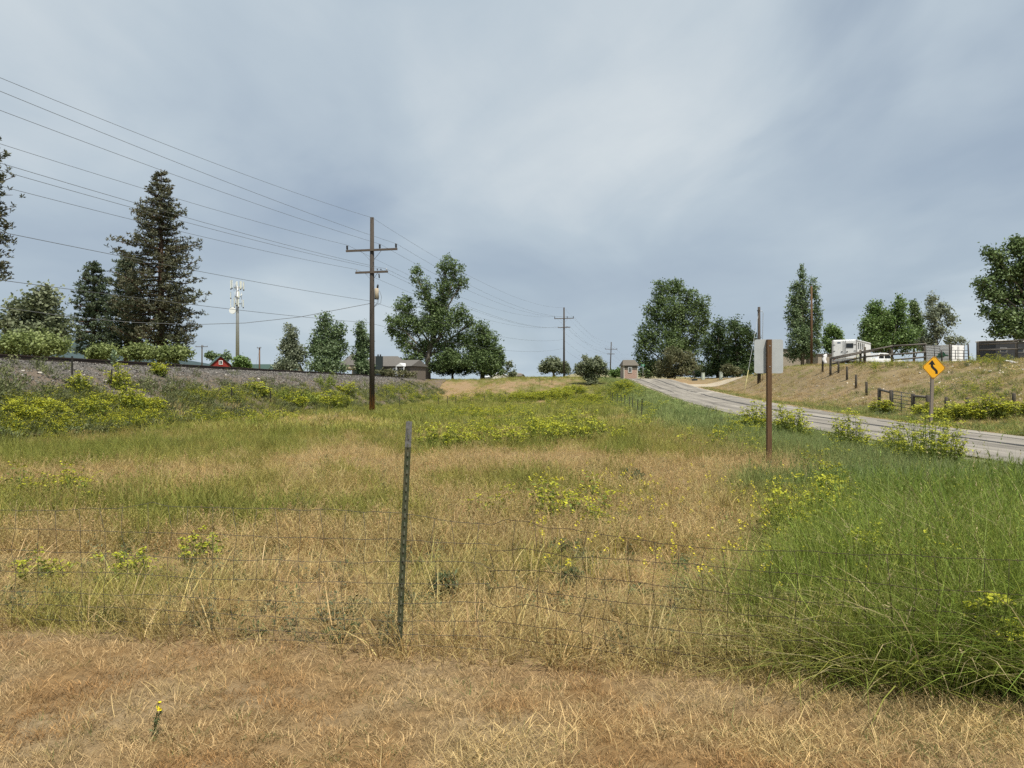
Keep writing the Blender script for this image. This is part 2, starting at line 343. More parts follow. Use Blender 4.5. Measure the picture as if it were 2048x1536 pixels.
Xf, Yf = V[:, 0], V[:, 1]; g = greenness(Xf, Yf); lu = lushness(Xf, Yf)
soil = mix3((.27, .19, .11), (.16, .15, .052), sstep(g, .3, .75)); soil = soil * (1 - lu)[:, None] + np.array((.075, .10, .03)) * lu[:, None]
mown = (1 - sstep(Yf - fenceY(Xf), -.35, .1)) * (Xf < 9) * (Yf > -40)
soil = soil * (1 - mown)[:, None] + mix3((.26, .192, .11), (.23, .145, .065), sstep(fbm(Xf / .5, Yf / .5, 51), .4, .62)) * mown[:, None]
bank = sstep(Xf - xR(Yf), 1, 4) * (Yf > 15); soil = soil * (1 - bank)[:, None] + mix3((.27, .205, .135), (.23, .18, .09), fbm(Xf / 2, Yf / 2, 53)) * bank[:, None]
ca = me.color_attributes.new('soil', 'FLOAT_COLOR', 'POINT'); ca.data.foreach_set('color', np.concatenate([soil, np.ones((len(soil), 1))], 1).astype(np.float32).ravel())
gm = bpy.data.materials.new('meadow soil'); gm.use_nodes = True; t = gm.node_tree; b = t.nodes['Principled BSDF']; b.inputs['Roughness'].default_value = .95; b.inputs['Specular IOR Level'].default_value = .1
at = N('ShaderNodeAttribute', t, attribute_name='soil'); tc = N('ShaderNodeTexCoord', t)
no = N('ShaderNodeTexNoise', t); no.inputs['Scale'].default_value = 14; no.inputs['Detail'].default_value = 9; no.inputs['Roughness'].default_value = .75; L(tc.outputs['Object'], no.inputs['Vector'], t)
mr = N('ShaderNodeMapRange', t); L(no.outputs[0], mr.inputs[0], t); mr.inputs[1].default_value = .3; mr.inputs[2].default_value = .7; mr.inputs[3].default_value = .55; mr.inputs[4].default_value = 1.4
h = N('ShaderNodeMixRGB', t, blend_type='MULTIPLY'); h.inputs[0].default_value = 1; L(at.outputs['Color'], h.inputs[1], t); L(mr.outputs[0], h.inputs[2], t); L(h.outputs[0], b.inputs['Base Color'], t)
bp = N('ShaderNodeBump', t); bp.inputs['Strength'].default_value = .7; bp.inputs['Distance'].default_value = .03; L(no.outputs[0], bp.inputs['Height'], t); L(bp.outputs[0], b.inputs['Normal'], t)
tag(mobj('ground', me, gm), kind='structure')

# ------------------------------------------------------------------ road, shoulder, driveway
def strip(name, Ys, fa, fb, nz, dz, m, zf=None, kind='structure', parent=None):
    Ys = np.asarray(Ys, float); A = fa(Ys); B = fb(Ys); T = np.linspace(0, 1, nz)
    X = A[:, None] * (1 - T) + B[:, None] * T; Yg = np.repeat(Ys[:, None], nz, 1)
    Z = (zf(X, Yg) if zf else hz(X, Yg, False)) + dz
    V = np.stack([X, Yg, Z], 2).reshape(-1, 3); k = (np.arange(len(Ys) - 1)[:, None] * nz + np.arange(nz - 1)).ravel()
    me = npmesh(name, V, np.stack([k, k + 1, k + nz + 1, k + nz], 1)); me.polygons.foreach_set('use_smooth', [True] * len(me.polygons))
    uv = me.uv_layers.new(name='road'); li = np.empty(len(me.loops), np.int32); me.loops.foreach_get('vertex_index', li)
    U = np.stack([(np.tile(T, len(Ys))) * 6.0, Yg.ravel()], 1); uv.data.foreach_set('uv', U[li].astype(np.float32).ravel())
    o = mobj(name, me, m, parent)
    if kind: o['kind'] = kind
    return o
am = bpy.data.materials.new('old asphalt'); am.use_nodes = True; t = am.node_tree; b = t.nodes['Principled BSDF']; b.inputs['Roughness'].default_value = .9; b.inputs['Specular IOR Level'].default_value = .2
uvn = N('ShaderNodeUVMap', t, uv_map='road'); tc = N('ShaderNodeTexCoord', t)
def tnoise(src, scale, sxyz, detail=6, rough=.6):
    mp = N('ShaderNodeMapping', t); mp.inputs['Scale'].default_value = sxyz; L(src, mp.inputs[0], t)
    n = N('ShaderNodeTexNoise', t); n.inputs['Scale'].default_value = scale; n.inputs['Detail'].default_value = detail; n.inputs['Roughness'].default_value = rough; L(mp.outputs[0], n.inputs['Vector'], t); return n.outputs[0]
na = tnoise(uvn.outputs[0], 1.0, (1.6, .06, 1)); nb = tnoise(tc.outputs['Object'], 45, (1, 1, 1), 8, .8); nc = tnoise(tc.outputs['Object'], .6, (1, .5, 1), 5)
r1 = N('ShaderNodeValToRGB', t); ramp(r1, [(.33, (.155, .142, .125)), (.47, (.225, .206, .18)), (.62, (.29, .267, .232))]); L(na, r1.inputs[0], t)
for src, lo, hi in ((nb, .7, 1.25), (nc, .8, 1.2)):
    mr = N('ShaderNodeMapRange', t); L(src, mr.inputs[0], t); mr.inputs[1].default_value = .3; mr.inputs[2].default_value = .7; mr.inputs[3].default_value = lo; mr.inputs[4].default_value = hi
    h = N('ShaderNodeMixRGB', t, blend_type='MULTIPLY'); h.inputs[0].default_value = 1; L(r1.outputs[0] if src is nb else h0, h.inputs[1], t); L(mr.outputs[0], h.inputs[2], t); h0 = h.outputs[0]
L(h0, b.inputs['Base Color'], t); bp = N('ShaderNodeBump', t); bp.inputs['Strength'].default_value = .3; bp.inputs['Distance'].default_value = .01; L(nb, bp.inputs['Height'], t); L(bp.outputs[0], b.inputs['Normal'], t)
RYS = np.arange(-40, 142, .5)
edge = lambda Y, s: .22 * (fbm(np.asarray(Y) / .9, np.asarray(Y) * 0 + s, 61) - .5)
road = strip('road', RYS, lambda Y: xL(Y) + edge(Y, 1), lambda Y: xR(Y) + edge(Y, 2), 7, .035, am, zf=lambda X, Y: zR(Y) + .0)
def rx(u): return lambda Y: xL(Y) + u * (xR(Y) - xL(Y))
def wig(u, wd, s, a=.25): return (lambda Y: rx(u)(Y) + a * (fbm(Y / 6, Y * 0 + s, 71) - .5) - wd * (.6 + .8 * vnoise(Y / 2, Y * 0 + s, 72)) / 2,
                                 lambda Y: rx(u)(Y) + a * (fbm(Y / 6, Y * 0 + s, 71) - .5) + wd * (.6 + .8 * vnoise(Y / 2, Y * 0 + s, 72)) / 2)
for u, wd, y0, y1, s in ((.60, .24, 5, 140, 3), (.30, .07, 24, 47, 5), (.22, .14, 88, 132, 8), (.86, .07, 22, 36, 11)):
    a_, b_ = wig(u, wd, s); strip('tar_seam', np.arange(y0, y1, .6), a_, b_, 2, .040 + .001 * s, MT['tar'], zf=lambda X, Y: zR(Y), kind=None, parent=road)
for y0, y1, u0, u1 in ((84, 86.5, .35, .85), (92, 93.2, .45, .72), (78, 79, .6, 1.0)):
    strip('concrete_patch', np.arange(y0, y1 + .1, .3), lambda Y: rx(u0)(Y + 0) + .8 * (Y - y0), lambda Y: rx(u1)(Y) + .3 * edge(Y, 4), 5, .058, MT['palepatch'], zf=lambda X, Y: zR(Y), kind=None, parent=road)
dirt = mat('pale roadside dirt', (.40, .345, .265), .95, var=.25, scale=9, bump=.5, spec=.1)
strip('gravel_shoulder', np.arange(5, 118, .4), lambda Y: xR(Y) - .15, lambda Y: xR(Y) + .30 + .5 * (fbm(Y / 1.2, Y * 0, 81) - .3), 4, .012, dirt)
strip('gravel_verge', np.arange(5, 130, .4), lambda Y: xL(Y) - .18 - .5 * (fbm(Y / 1.2, Y * 0 + 7, 81) - .4), lambda Y: xL(Y) + .15, 4, .012, dirt)
strip('driveway', np.arange(106, 113, .4), lambda Y: xR(Y) - .4, lambda Y: xR(Y) + 9 + 3 * edge(Y, 9), 30, .035, dirt)

# ------------------------------------------------------------------ railway embankment and track
bm_ = bpy.data.materials.new('track ballast'); bm_.use_nodes = True; t = bm_.node_tree; b = t.nodes['Principled BSDF']; b.inputs['Roughness'].default_value = .95; b.inputs['Specular IOR Level'].default_value = .15
tc = N('ShaderNodeTexCoord', t); vo = N('ShaderNodeTexVoronoi', t); vo.inputs['Scale'].default_value = 15; L(tc.outputs['Object'], vo.inputs['Vector'], t)
r1 = N('ShaderNodeValToRGB', t); ramp(r1, [(0, (.055, .052, .049)), (.5, (.115, .108, .10)), (1, (.20, .19, .178))]); sp = N('ShaderNodeSeparateColor', t); L(vo.outputs['Color'], sp.inputs[0], t); L(sp.outputs[0], r1.inputs[0], t)
uvn = N('ShaderNodeUVMap', t, uv_map='road'); su = N('ShaderNodeSeparateXYZ', t); L(uvn.outputs[0], su.inputs[0], t)
nn = tnoise(tc.outputs['Object'], .7, (1, 1, 1), 6, .7); ad = N('ShaderNodeMath', t, operation='ADD'); L(su.outputs[0], ad.inputs[0], t)
m2 = N('ShaderNodeMath', t, operation='MULTIPLY'); L(nn, m2.inputs[0], t); m2.inputs[1].default_value = 2.2; L(m2.outputs[0], ad.inputs[1], t)
mr = N('ShaderNodeMapRange', t); L(ad.outputs[0], mr.inputs[0], t); mr.inputs[1].default_value = 4.4; mr.inputs[2].default_value = 5.2; mr.inputs[3].default_value = 0; mr.inputs[4].default_value = .88
nd = tnoise(tc.outputs['Object'], 9, (1, 1, 1), 8, .75); r2 = N('ShaderNodeValToRGB', t); ramp(r2, [(.3, (.09, .072, .055)), (.7, (.24, .185, .135))]); L(nd, r2.inputs[0], t)
mxx = N('ShaderNodeMixRGB', t); L(mr.outputs[0], mxx.inputs[0], t); L(r1.outputs[0], mxx.inputs[1], t); L(r2.outputs[0], mxx.inputs[2], t); L(mxx.outputs[0], b.inputs['Base Color'], t)
bp = N('ShaderNodeBump', t); bp.inputs['Strength'].default_value = .9; bp.inputs['Distance'].default_value = .05; L(vo.outputs['Distance'], bp.inputs['Height'], t); bp.invert = True; L(bp.outputs[0], b.inputs['Normal'], t)
EY = np.concatenate([np.arange(-20, 20, 2), np.arange(20, 110, .6), np.arange(110, 420, 3)])
strip('railway_embankment', EY, lambda Y: trk(Y) - 3.0, lambda Y: trk(Y) + 6.8 - 1.2 * sstep(Y, 60, 130) + .9 * (fbm(Y / 3, Y * 0, 91) - .5), 24, .05, bm_, zf=lambda X, Y: hz(X, Y, False) + .10 * (fbm(X / .8, Y / .8, 93) - .5))
tr = tag(empty('railway_track', (trk(0), 0, 2.42)), 'rusty railway track running along the top of the gravel embankment', 'railway track')
for s in (-.72, .72):
    m = MB(); pts = [Vector((trk(y) - trk(0) + s, y, 0)) for y in (-20, 20, 60, 100, 200, 420)]
    for a_, b_ in zip(pts[:-1], pts[1:]):
        m.beam(a_ + Vector((0, 0, .31)), b_ + Vector((0, 0, .31)), .075, .05); m.beam(a_ + Vector((0, 0, .235)), b_ + Vector((0, 0, .235)), .022, .10); m.beam(a_ + Vector((0, 0, .175)), b_ + Vector((0, 0, .175)), .14, .02)
    m.build('rail', MT['rail_steel'], tr)
m = MB()
for i in range(0, 260): y = 14 + i * .55; m.box((trk(y) - trk(0), y, .08), (2.6, .23, .17), rz=-.023 + random.uniform(-.01, .01))
tag(m.build('sleepers', MT['sleeper'], tr), kind='stuff')

# ------------------------------------------------------------------ far hills
def ridge(name, Y, pts, depth, m):
    mb = MB(); k = 0
    for px, py in pts:
        p = P(px, py, Y); mb.v += [(p.x, Y - depth, -5), (p.x, Y, p.z), (p.x, Y + depth, -5)]
    n = len(pts)
    for i in range(n - 1):
        a = i * 3; mb.f += [(a, a + 3, a + 4, a + 1), (a + 1, a + 4, a + 5, a + 2)]; mb.smooth += [True, True]
    return tag(mb.build(name, m), kind='structure')
ridge('far_wooded_hill', 2600, [(-900, 735), (-500, 700), (-250, 690), (-50, 668), (90, 664), (160, 680), (260, 700), (420, 728), (600, 748), (800, 764)], 700, mat('far forest', (.045, .07, .075), .95, var=.3, scale=.02))
ridge('far_dry_hill', 420, [(1040, 775), (1090, 764), (1130, 752), (1160, 744), (1195, 739), (1235, 741), (1300, 748), (1400, 756), (1600, 770)], 120, mat('far dry grass', (.25, .22, .12), .95, var=.2, scale=.15))

# ------------------------------------------------------------------ utility poles and wires
LINE = [Vector((-9.03, 50, 0)), Vector((9.06, 135, 0)), Vector((27.8, 220, 0)), Vector((46, 305, 0))]
ldir = (LINE[1] - LINE[0]).normalized(); lrz = math.atan2(-ldir.x, ldir.y)
POLEZ = []
def utility_pole(name, base, top_z, arm1, arm2, label, group, lean=0.0, transformer=False):
    zb = hz1(base.x, base.y); H = top_z - zb
    o = tag(empty(name, (base.x, base.y, zb), lrz * .6), label, 'utility pole', group); o.rotation_euler.y = lean
    m = MB(); m.tube([(0, 0, -.4), (0, 0, H * .5), (0, 0, H)], [.185, .16, .125], 12); m.build('pole', MT['polez'] if transformer else MT['pole'], o)
    for (z, wd, off, tilt, nins) in ((arm1, 3.4, -.17, .018, (-1.62, .55, 1.62)), (arm2, 2.15, -.15, .02, (-1.0, .38, .62, .98))):
        zz_ = z - zb
        a = MB().box((0, 0, 0), (wd, .10, .13)).build('crossarm', MT['arm'], o); a.location = (0.02, off, zz_); a.rotation_euler = (0, -tilt, 0)
        for s in (-1, 1):
            MB().beam((s * wd * .2, -.06, -.05), (s * .1, .02, -.62 * wd / 3.4 - .05), .035, .012).build('brace', MT['arm'], a)
        for x in nins:
            big = wd > 3; m = MB()
            if big:
                m.tube([(x, 0, .05), (x, 0, .12)], .03, 8)
                prof = [.055, .07] * 4; m.tube([(x, 0, .10 + .035 * i) for i in range(8)], prof, 10)
            else: m.tube([(x, 0, .05), (x, 0, .13), (x, 0, .15), (x, 0, .20)], [.012, .015, .045, .03], 8)
            m.build('insulator', MT['insul'] if big else MT['white_insul'] if abs(x) > .9 else MT['insul'], a)
    if transformer:
        z = 7.1 - zb; tr_ = MB().tube([(.33, -.08, z), (.33, -.08, z + .02), (.33, -.08, z + .62), (.33, -.08, z + .66)], [.10, .135, .135, .09], 14).build('transformer', MT['beige'], o)
        MB().tube([(.33, -.08, z - .05), (.33, -.08, z)], [.145, .145], 14).build('transformer_foot', MT['insul'], tr_)
        MB().tube([(.38, -.08, z + .64), (.39, -.08, z + .72), (.41, -.08, z + .86), (.42, -.08, z + .92)], [.03, .07, .06, .02], 8).build('bushing', MT['insul'], tr_)
        m = MB()
        for dx, dz in ((.30, -.55), (.38, -.45), (.55, -.5)): m.tube([(dx * .6 + .2, -.1, z + .5), (dx + .12, -.12, z + .1), (dx + .06, -.12, z + dz * .6), (.2, -.1, z + dz)], .012, 5)
        m.build('jumper_wire', MT['wire'], tr_)
        m = MB().tube([(.52, -.2, arm2 - zb - .12), (.55, -.22, arm2 - zb - .4)], [.05, .035], 8); m.build('fuse_cutout', MT['insul'], o)
    return o
Zt = [P(744, 435, 50).z, P(1128, 615, 135).z, P(1222, 684, 220).z, P(1222, 684, 220).z - .3]
A1 = [P(744, 501, 50).z, P(1128, 637, 135).z, P(1222, 698.5, 220).z]; A2 = [P(744, 545, 50).z, P(1128, 655, 135).z, P(1222, 708, 220).z]
utility_pole('utility_pole', LINE[0], Zt[0], A1[0], A2[0], 'tall dark wooden utility pole with orange worn foot standing in the meadow', 'power line poles', transformer=True)
utility_pole('utility_pole', LINE[1], Zt[1], A1[1], A2[1], 'mid distance utility pole beside the round crowned tree on the rise', 'power line poles')
utility_pole('utility_pole', LINE[2], Zt[2], A1[2], A2[2], 'farthest small leaning utility pole behind the grey shrub', 'power line poles', lean=.035)
def att(i, dx, z0, dz):
    """attachment at pole i: sideways offset dx, height kept relative to that pole's arms"""
    c, s = math.cos(lrz * .6), math.sin(lrz * .6)
    return Vector((LINE[i].x + dx * c, LINE[i].y - .15 + dx * s, z0 + dz))
WIRES = [  # label, dx, reference (arm 1, arm 2 or top), dz, left-edge pixel
 ('topmost thin power wire fixed to the tops of the poles', 0.05, 'T', -.05, (183, 230)), ('power wire on the right end of the upper crossarms', 1.62, 'A', .38, (117, 230)),
 ('power wire on the middle insulator of the upper crossarms', .55, 'A', .38, (25, 230)), ('power wire on the left end of the upper crossarms', -1.62, 'A', .36, (8, 290)),
 ('power wire on the right end of the lower crossarms', .98, 'B', .19, (20, 332)), ('power wire on the inner pin of the lower crossarms', .50, 'B', .2, (8, 343)),
 ('power wire on the left end of the lower crossarms', -1.0, 'B', .19, (0, 372)), ('upper communication cable clamped below the crossarms', -.15, 'C', 0, (12, 466)), ('lowest communication cable clamped low on the poles', -.15, 'D', 0, (0, 560))]
Cz = [P(740, 602, 50).z, P(1128, 679, 135).z, P(1222, 719, 220).z]; Dz = [P(740, 646, 50).z, P(1128, 697, 135).z, P(1222, 728, 220).z]
REF = {'T': Zt[:3], 'A': A1, 'B': A2, 'C': Cz, 'D': Dz}
for label, dx, ref, dz, (lx, ly) in WIRES:
    R = REF[ref]; a = [att(i, dx, R[i], dz) for i in range(3)]
    back = a[0] - (LINE[1] - LINE[0]); back.z = a[0].z
    ts = np.linspace(0.001, .9, 4000); Xs = a[0].x + (back.x - a[0].x) * ts; Ys = a[0].y + (back.y - a[0].y) * ts
    pxs = 1024 + F * Xs / np.maximum(Ys, .1); k = int(np.argmin(np.abs(np.where(Ys > 2, pxs, 1e9) - lx))); tt = ts[k]
    sag = np.clip((a[0].z - (EYE - (ly - 768) / F * Ys[k])) / (4 * tt * (1 - tt)), .4, 3.2)
    end = a[2] + (LINE[3] - LINE[2]); pts = []
    for (p, q, s, n) in ((back, a[0], float(sag), 40), (a[0], a[1], 1.5 if ref in 'TAB' else 1.1, 24), (a[1], a[2], 1.5, 16), (a[2], end, 1.5, 10)):
        for i in range(n):
            u = i / n; v = p.lerp(q, u); v.z -= 4 * s * u * (1 - u); pts.append(v)
    pts.append(end)
    tag(MB().tube(pts, .0075 if ref in 'TAB' else .009, 4).build('power_wire', MT['wire']), label, 'wire', 'wires of the power line')
pts = []; ctrl = [(740, 607, 50), (600, 634, 49.5), (490, 646, 49), (391, 649, 48.5), (270, 645, 48), (150, 635, 47.5), (0, 614, 47), (-160, 585, 46.4)]
for i in range(len(ctrl) - 1):
    for k in range(5): pts.append(P(*(np.array(ctrl[i]) * (1 - k / 5) + np.array(ctrl[i + 1]) * k / 5)))
tag(MB().tube(pts, .016, 5).build('service_wire', MT['wire']), 'sagging twisted service cable running left from the nearest utility pole', 'wire')
def plain_pole(name, px, top, base, Y, r, m, label, arms=(), guy=None, sink=.5):
    b_ = P(px, base, Y); t_ = P(px, top, Y); zb = min(b_.z, hz1(b_.x, Y)) - sink * 0 
    zb = hz1(b_.x, Y)
    o = tag(empty(name, (b_.x, Y, zb)), label, 'utility pole'); MB().tube([(0, 0, -.3), (0, 0, t_.z - zb)], [r, r * .72], 10).build('pole', m, o)
    for zpx, wd in arms:
        z = P(px, zpx, Y).z - zb; a = MB().box((0, -r - .05, z), (wd, .1, .12)).build('crossarm', MT['arm'], o)
        for s in (-1, 0.35, 1): MB().tube([(s * wd * .46, -r - .05, z + .06), (s * wd * .46, -r - .05, z + .25)], [.04, .05], 6).build('insulator', MT['insul'], a)
    return o, zb
plain_pole('utility_pole', 404, 690, 715, 165, .17, MT['post'], 'distant bare pole with crossarm beside the big pine', arms=((693.5, 2.6),))
o, zb = plain_pole('utility_pole', 519, 695, 735, 170, .2, MT['redwood'], 'distant reddish pole standing right of the cell tower', arms=((696, .9),))
MB().tube([(-.1, 0, P(0, 704, 170).z - zb), (-1.6, 0, 0)], .02, 4).build('guy_wire', MT['steel'], o)
o, zb = plain_pole('utility_pole', 1623, 572, 718, 84, .13, MT['signpost'], 'tall reddish bare pole in front of the columnar poplar')
o, zb = plain_pole('utility_pole', 1518, 614, 752, 88, .2, MT['pole'], 'dark pole with guy wire beyond the blank sign back')
z1 = P(0, 622, 88).z - zb
MB().tube([(0, -.2, z1), (-.2, -.25, z1 + .15), (-.28, -.25, z1 - .05)], .04, 6).build('insulator', MT['insul'], o); MB().tube([(0, 0, z1), (.35, 0, z1), (.47, 0, z1 - .2), (.42, 0, z1 - 2.2), (.42, 0, 0.3)], .03, 6).build('conduit', MT['steel'], o)
gx, gy = (1488 - 1024) / F * 84, 84.0; gz = hz1(gx, gy); g1 = Vector((gx - o.location.x, gy - 88, gz - zb)); g0 = Vector((-.15, -.15, P(0, 632, 88).z - zb))
MB().tube([g0, g1], .018, 4).build('guy_wire', MT['steel'], o); MB().tube([g1, g1.lerp(g0, .3)], .035, 6).build('guy_guard', MT['guard'], o)

# ------------------------------------------------------------------ cell tower
Y = 200; b_ = P(475, 738, Y); zb = hz1(b_.x, Y); o = tag(empty('cell_tower', (b_.x, Y, zb)), 'pale steel cell tower with panel antennas and a round dish', 'tower')
zp = lambda py: P(0, py, Y).z - zb
MB().tube([(0, 0, 0), (0, 0, zp(620)), (0, 0, zp(572))], [.52, .36, .30], 16).build('mast', MT['steel'], o)
for py, r in ((575, 1.35), (593, 1.0), (607, 1.05)):
    m = MB(); k = [(r * math.cos(2 * PI * i / 3 + .5), r * math.sin(2 * PI * i / 3 + .5), zp(py)) for i in range(3)]
    for i in range(3): m.tube([k[i], k[(i + 1) % 3]], .06, 6); m.tube([(0, 0, zp(py) - .3), k[i]], .05, 6); m.tube([(k[i][0], k[i][1], zp(py) - .8), (k[i][0], k[i][1], zp(py) + 1.2)], .05, 6)
    m.build('platform', MT['steel'], o)
for x, y, t0, b0, wd in ((-1.6, -.4, 561, 577, .22), (-1.15, -.8, 561, 576, .42), (1.05, -.8, 563, 578, .42), (1.7, -.3, 564, 579, .30), (.6, .9, 562, 574, .4), (-.5, .9, 562, 574, .4), (-1.75, 0, 584, 595, .18), (.62, -.9, 584, 596, .42),
                         (-.52, -.9, 596, 614, .26), (.55, -.9, 598, 614, .26), (1.6, -.4, 600, 614, .24), (.2, -.95, 600, 610, .2), (-1.7, -.1, 598, 614, .12)):
    MB().box((x, y, (zp(t0) + zp(b0)) / 2), (wd, .18, zp(t0) - zp(b0)), rz=math.atan2(y, x) + PI / 2).build('panel_antenna', MT['panel'], o)
    MB().box((x, y + .1, zp(b0) - .2), (.25, .2, .3)).build('radio_unit', MT['post'], o)
MB().tube([(-1.0, -.95, zp(621.5)), (-1.0, -.75, zp(621.5)), (-1.0, -.45, zp(621.5)), (-.3, -.1, zp(621.5))], [.84, .88, .5, .1], 24).build('dish', MT['dish'], o)
MB().tube([(1.25, -.8, zp(590)), (1.25, -.5, zp(590))], [.2, .2], 14).build('small_dish', MT['dish'], o)

# ------------------------------------------------------------------ houses and sheds
def gable(o, w_, d_, h_, rh, wallm, roofm, ov=.35, name='wall'):
    """ridge runs along local Y; the gable end faces local -Y"""
    m = MB(); m.add([(-w_/2, 0, 0), (w_/2, 0, 0), (w_/2, d_, 0), (-w_/2, d_, 0), (-w_/2, 0, h_), (w_/2, 0, h_), (w_/2, d_, h_), (-w_/2, d_, h_), (0, 0, h_ + rh), (0, d_, h_ + rh)],
                    [(0, 1, 5, 8, 4), (2, 3, 7, 9, 6), (1, 2, 6, 5), (3, 0, 4, 7), (0, 3, 2, 1)]); m.build(name, wallm, o)
    k = rh / (w_ / 2)
    for s in (-1, 1):
        m = MB(); e = w_ / 2 + ov; t_ = .14
        m.add([(0, -ov, h_ + rh + .02), (s * e, -ov, h_ - k * ov + .02), (s * e, d_ + ov, h_ - k * ov + .02), (0, d_ + ov, h_ + rh + .02), (0, -ov, h_ + rh + .02 + t_), (s * e, -ov, h_ - k * ov + .02 + t_), (s * e, d_ + ov, h_ - k * ov + .02 + t_), (0, d_ + ov, h_ + rh + .02 + t_)],
              [(0, 1, 2, 3), (7, 6, 5, 4), (0, 4, 5, 1), (1, 5, 6, 2), (2, 6, 7, 3), (3, 7, 4, 0)]); m.build('roof', roofm, o)
def window(o, x, y, z, wd, h_, ax=0, fm='white'):
    f = MB()
    for dx, dz, a, b_ in ((0, h_/2, wd, .09), (0, -h_/2, wd, .09), (-wd/2, 0, .09, h_ + .09), (wd/2, 0, .09, h_ + .09), (0, 0, .05, h_)): f.box((dx, 0, dz), (a, .08, b_))
    q = f.build('window', MT[fm], o); q.location = (x, y, z); q.rotation_euler = (0, 0, ax)
    MB().box((0, .02, 0), (wd - .06, .03, h_ - .06)).build('pane', MT['glass'], q); return q
Y = 148; p = P(441.5, 740, Y); zb = hz1(p.x, Y); o = tag(empty('barn', (p.x, Y, zb), math.radians(26)), 'small red barn with green metal roof behind the embankment', 'barn')
wz = P(0, 731, Y).z - zb; gable(o, 3.7, 6.5, wz, P(0, 713, Y).z - zb - wz, MT['barnred'], MT['roofgreen'], .3); window(o, 0, -.04, P(0, 725, Y).z - zb, .6, .7)
for i in range(8): MB().box((-1.7 + i * .49, -.012, wz / 2), (.04, .03, wz)).build('batten', MT['barnred'], o)
# green roofed long shed far behind the track
Y = 175; p = P(545, 745, Y); zb = hz1(p.x, Y); o = tag(empty('shed', (p.x + 6, Y, zb), math.radians(90)), 'low green roofed shed with two stub flues behind the track', 'shed')
gable(o, 6, 12, 1.9, 1.7, MT['beige'], MT['roofgreen'], .3)
for yy in (3.2, 11.2): MB().tube([(.3, yy, 3.0), (.3, yy, 5.0)], .18, 8).build('flue', MT['post'], o)
# house with turret porch
Y = 128; p = P(705, 752, Y); zb = hz1(p.x, Y)
o = tag(empty('house', (p.x, Y, zb)), 'grey shingled house with round turret porch and dark chimney', 'house')
def hexring(r, n=8, a0=.2): return [(r * math.cos(a0 + 2 * PI * i / n), r * math.sin(a0 + 2 * PI * i / n)) for i in range(n)]
ze = P(0, 731, Y).z - zb; zt = P(0, 706, Y).z - zb
m = MB(); R1 = hexring(2.35); m.add([(x, y, ze) for x, y in R1] + [(0, 0, zt)], [(i, (i + 1) % 8, 8) for i in range(8)] + [tuple(range(8))[::-1]]); m.build('turret_roof', MT['roofgrey'], o)
m = MB(); m.tube([(0, 0, ze - .75), (0, 0, ze - .01)], [2.15, 2.05], 16); m.build('turret_frieze', MT['beige'], o)
for x, y in hexring(1.95): MB().tube([(x, y, 0), (x, y, ze - .6)], .1, 8).build('porch_post', MT['post'], o)
cx_ = P(756, 0, Y).x - p.x; MB().box((cx_, 1.2, (P(0, 712, Y).z - zb) / 2), (1.05, 1.2, P(0, 712, Y).z - zb)).build('chimney', MT['darkgreen'], o)
for dx in (-.2, .2): MB().tube([(cx_ + dx, 1.2, P(0, 712, Y).z - zb), (cx_ + dx, 1.2, P(0, 708, Y).z - zb)], [.13, .1], 8).build('chimney_pot', MT['insul'], o)
MB().box((cx_ / 2 + .6, 6, 1.2), (7, 4, 2.4)).build('wall', MT['darkgreen'], o)
for s in (-1, 1): MB().add([], []) 
m = MB(); m.add([(.2, 3.2, 2.4), (8.6, 3.2, 2.4), (8.6, 9, 2.4), (.2, 9, 2.4), (2.4, 6.0, 4.1), (6.6, 6.0, 4.1)], [(0, 1, 5, 4), (1, 2, 5), (2, 3, 4, 5), (3, 0, 4), (0, 3, 2, 1)]); m.build('roof', MT['roofgrey'], o)
hx = P(788, 0, Y).x - p.x; q = empty('house', (p.x + hx, Y + 1, zb), math.radians(-20)); tag(q, 'low grey roofed ranch house left of the cottonwood', 'house')
m = MB(); m.add([(-2.6, -.3, 2.25), (3.2, -.3, 2.25), (3.2, 6, 2.25), (-2.6, 6, 2.25), (-1.8, 2.8, 3.35), (3.2, 2.8, 3.35)], [(0, 1, 5, 4), (1, 2, 5), (2, 3, 4, 5), (3, 0, 4), (0, 3, 2, 1)]); m.build('roof', MT['roofgrey'], q)
MB().box((.3, 2.8, 1.1), (5.2, 5.6, 2.2)).build('wall', MT['shadewall'], q); window(q, .1, -.05, 1.3, .8, 1.2); window(q, 1.3, -.05, 1.3, .8, 1.2)
m = MB(); m.add([(.6, -.9, 2.2), (2.2, -.9, 2.2), (1.4, -.9, 2.75), (.6, .6, 2.2), (2.2, .6, 2.2), (1.4, 1.4, 2.75)], [(0, 1, 2), (0, 2, 5, 3), (1, 4, 5, 2)]); m.build('porch_gable', MT['white'], q)
for x in (.7, 2.1): MB().box((x, -.8, 1.1), (.12, .12, 2.2)).build('porch_post', MT['white'], q)
# pale building pieces behind the cottonwoods
q = empty('shed', (P(1000, 0, 190).x, 190, hz1(P(1000, 0, 190).x, 190)), .3); tag(q, 'small white gabled shed peeping out beside the second cottonwood', 'shed'); gable(q, 5, 5, .8, 1.1, MT['cream'], MT['white'], .2)
q = empty('shed', (P(1045, 0, 210).x, 210, hz1(P(1045, 0, 210).x, 210)), 1.2); tag(q, 'low brown roofed shed on the rise left of the round tree', 'shed'); gable(q, 2.5, 4, 1.0, .5, MT['shedtan'], MT['roofbrown'], .2)
MB().box((0.3, 1, 1.4), (.9, .9, .8)).build('chimney', MT['brick'], q)
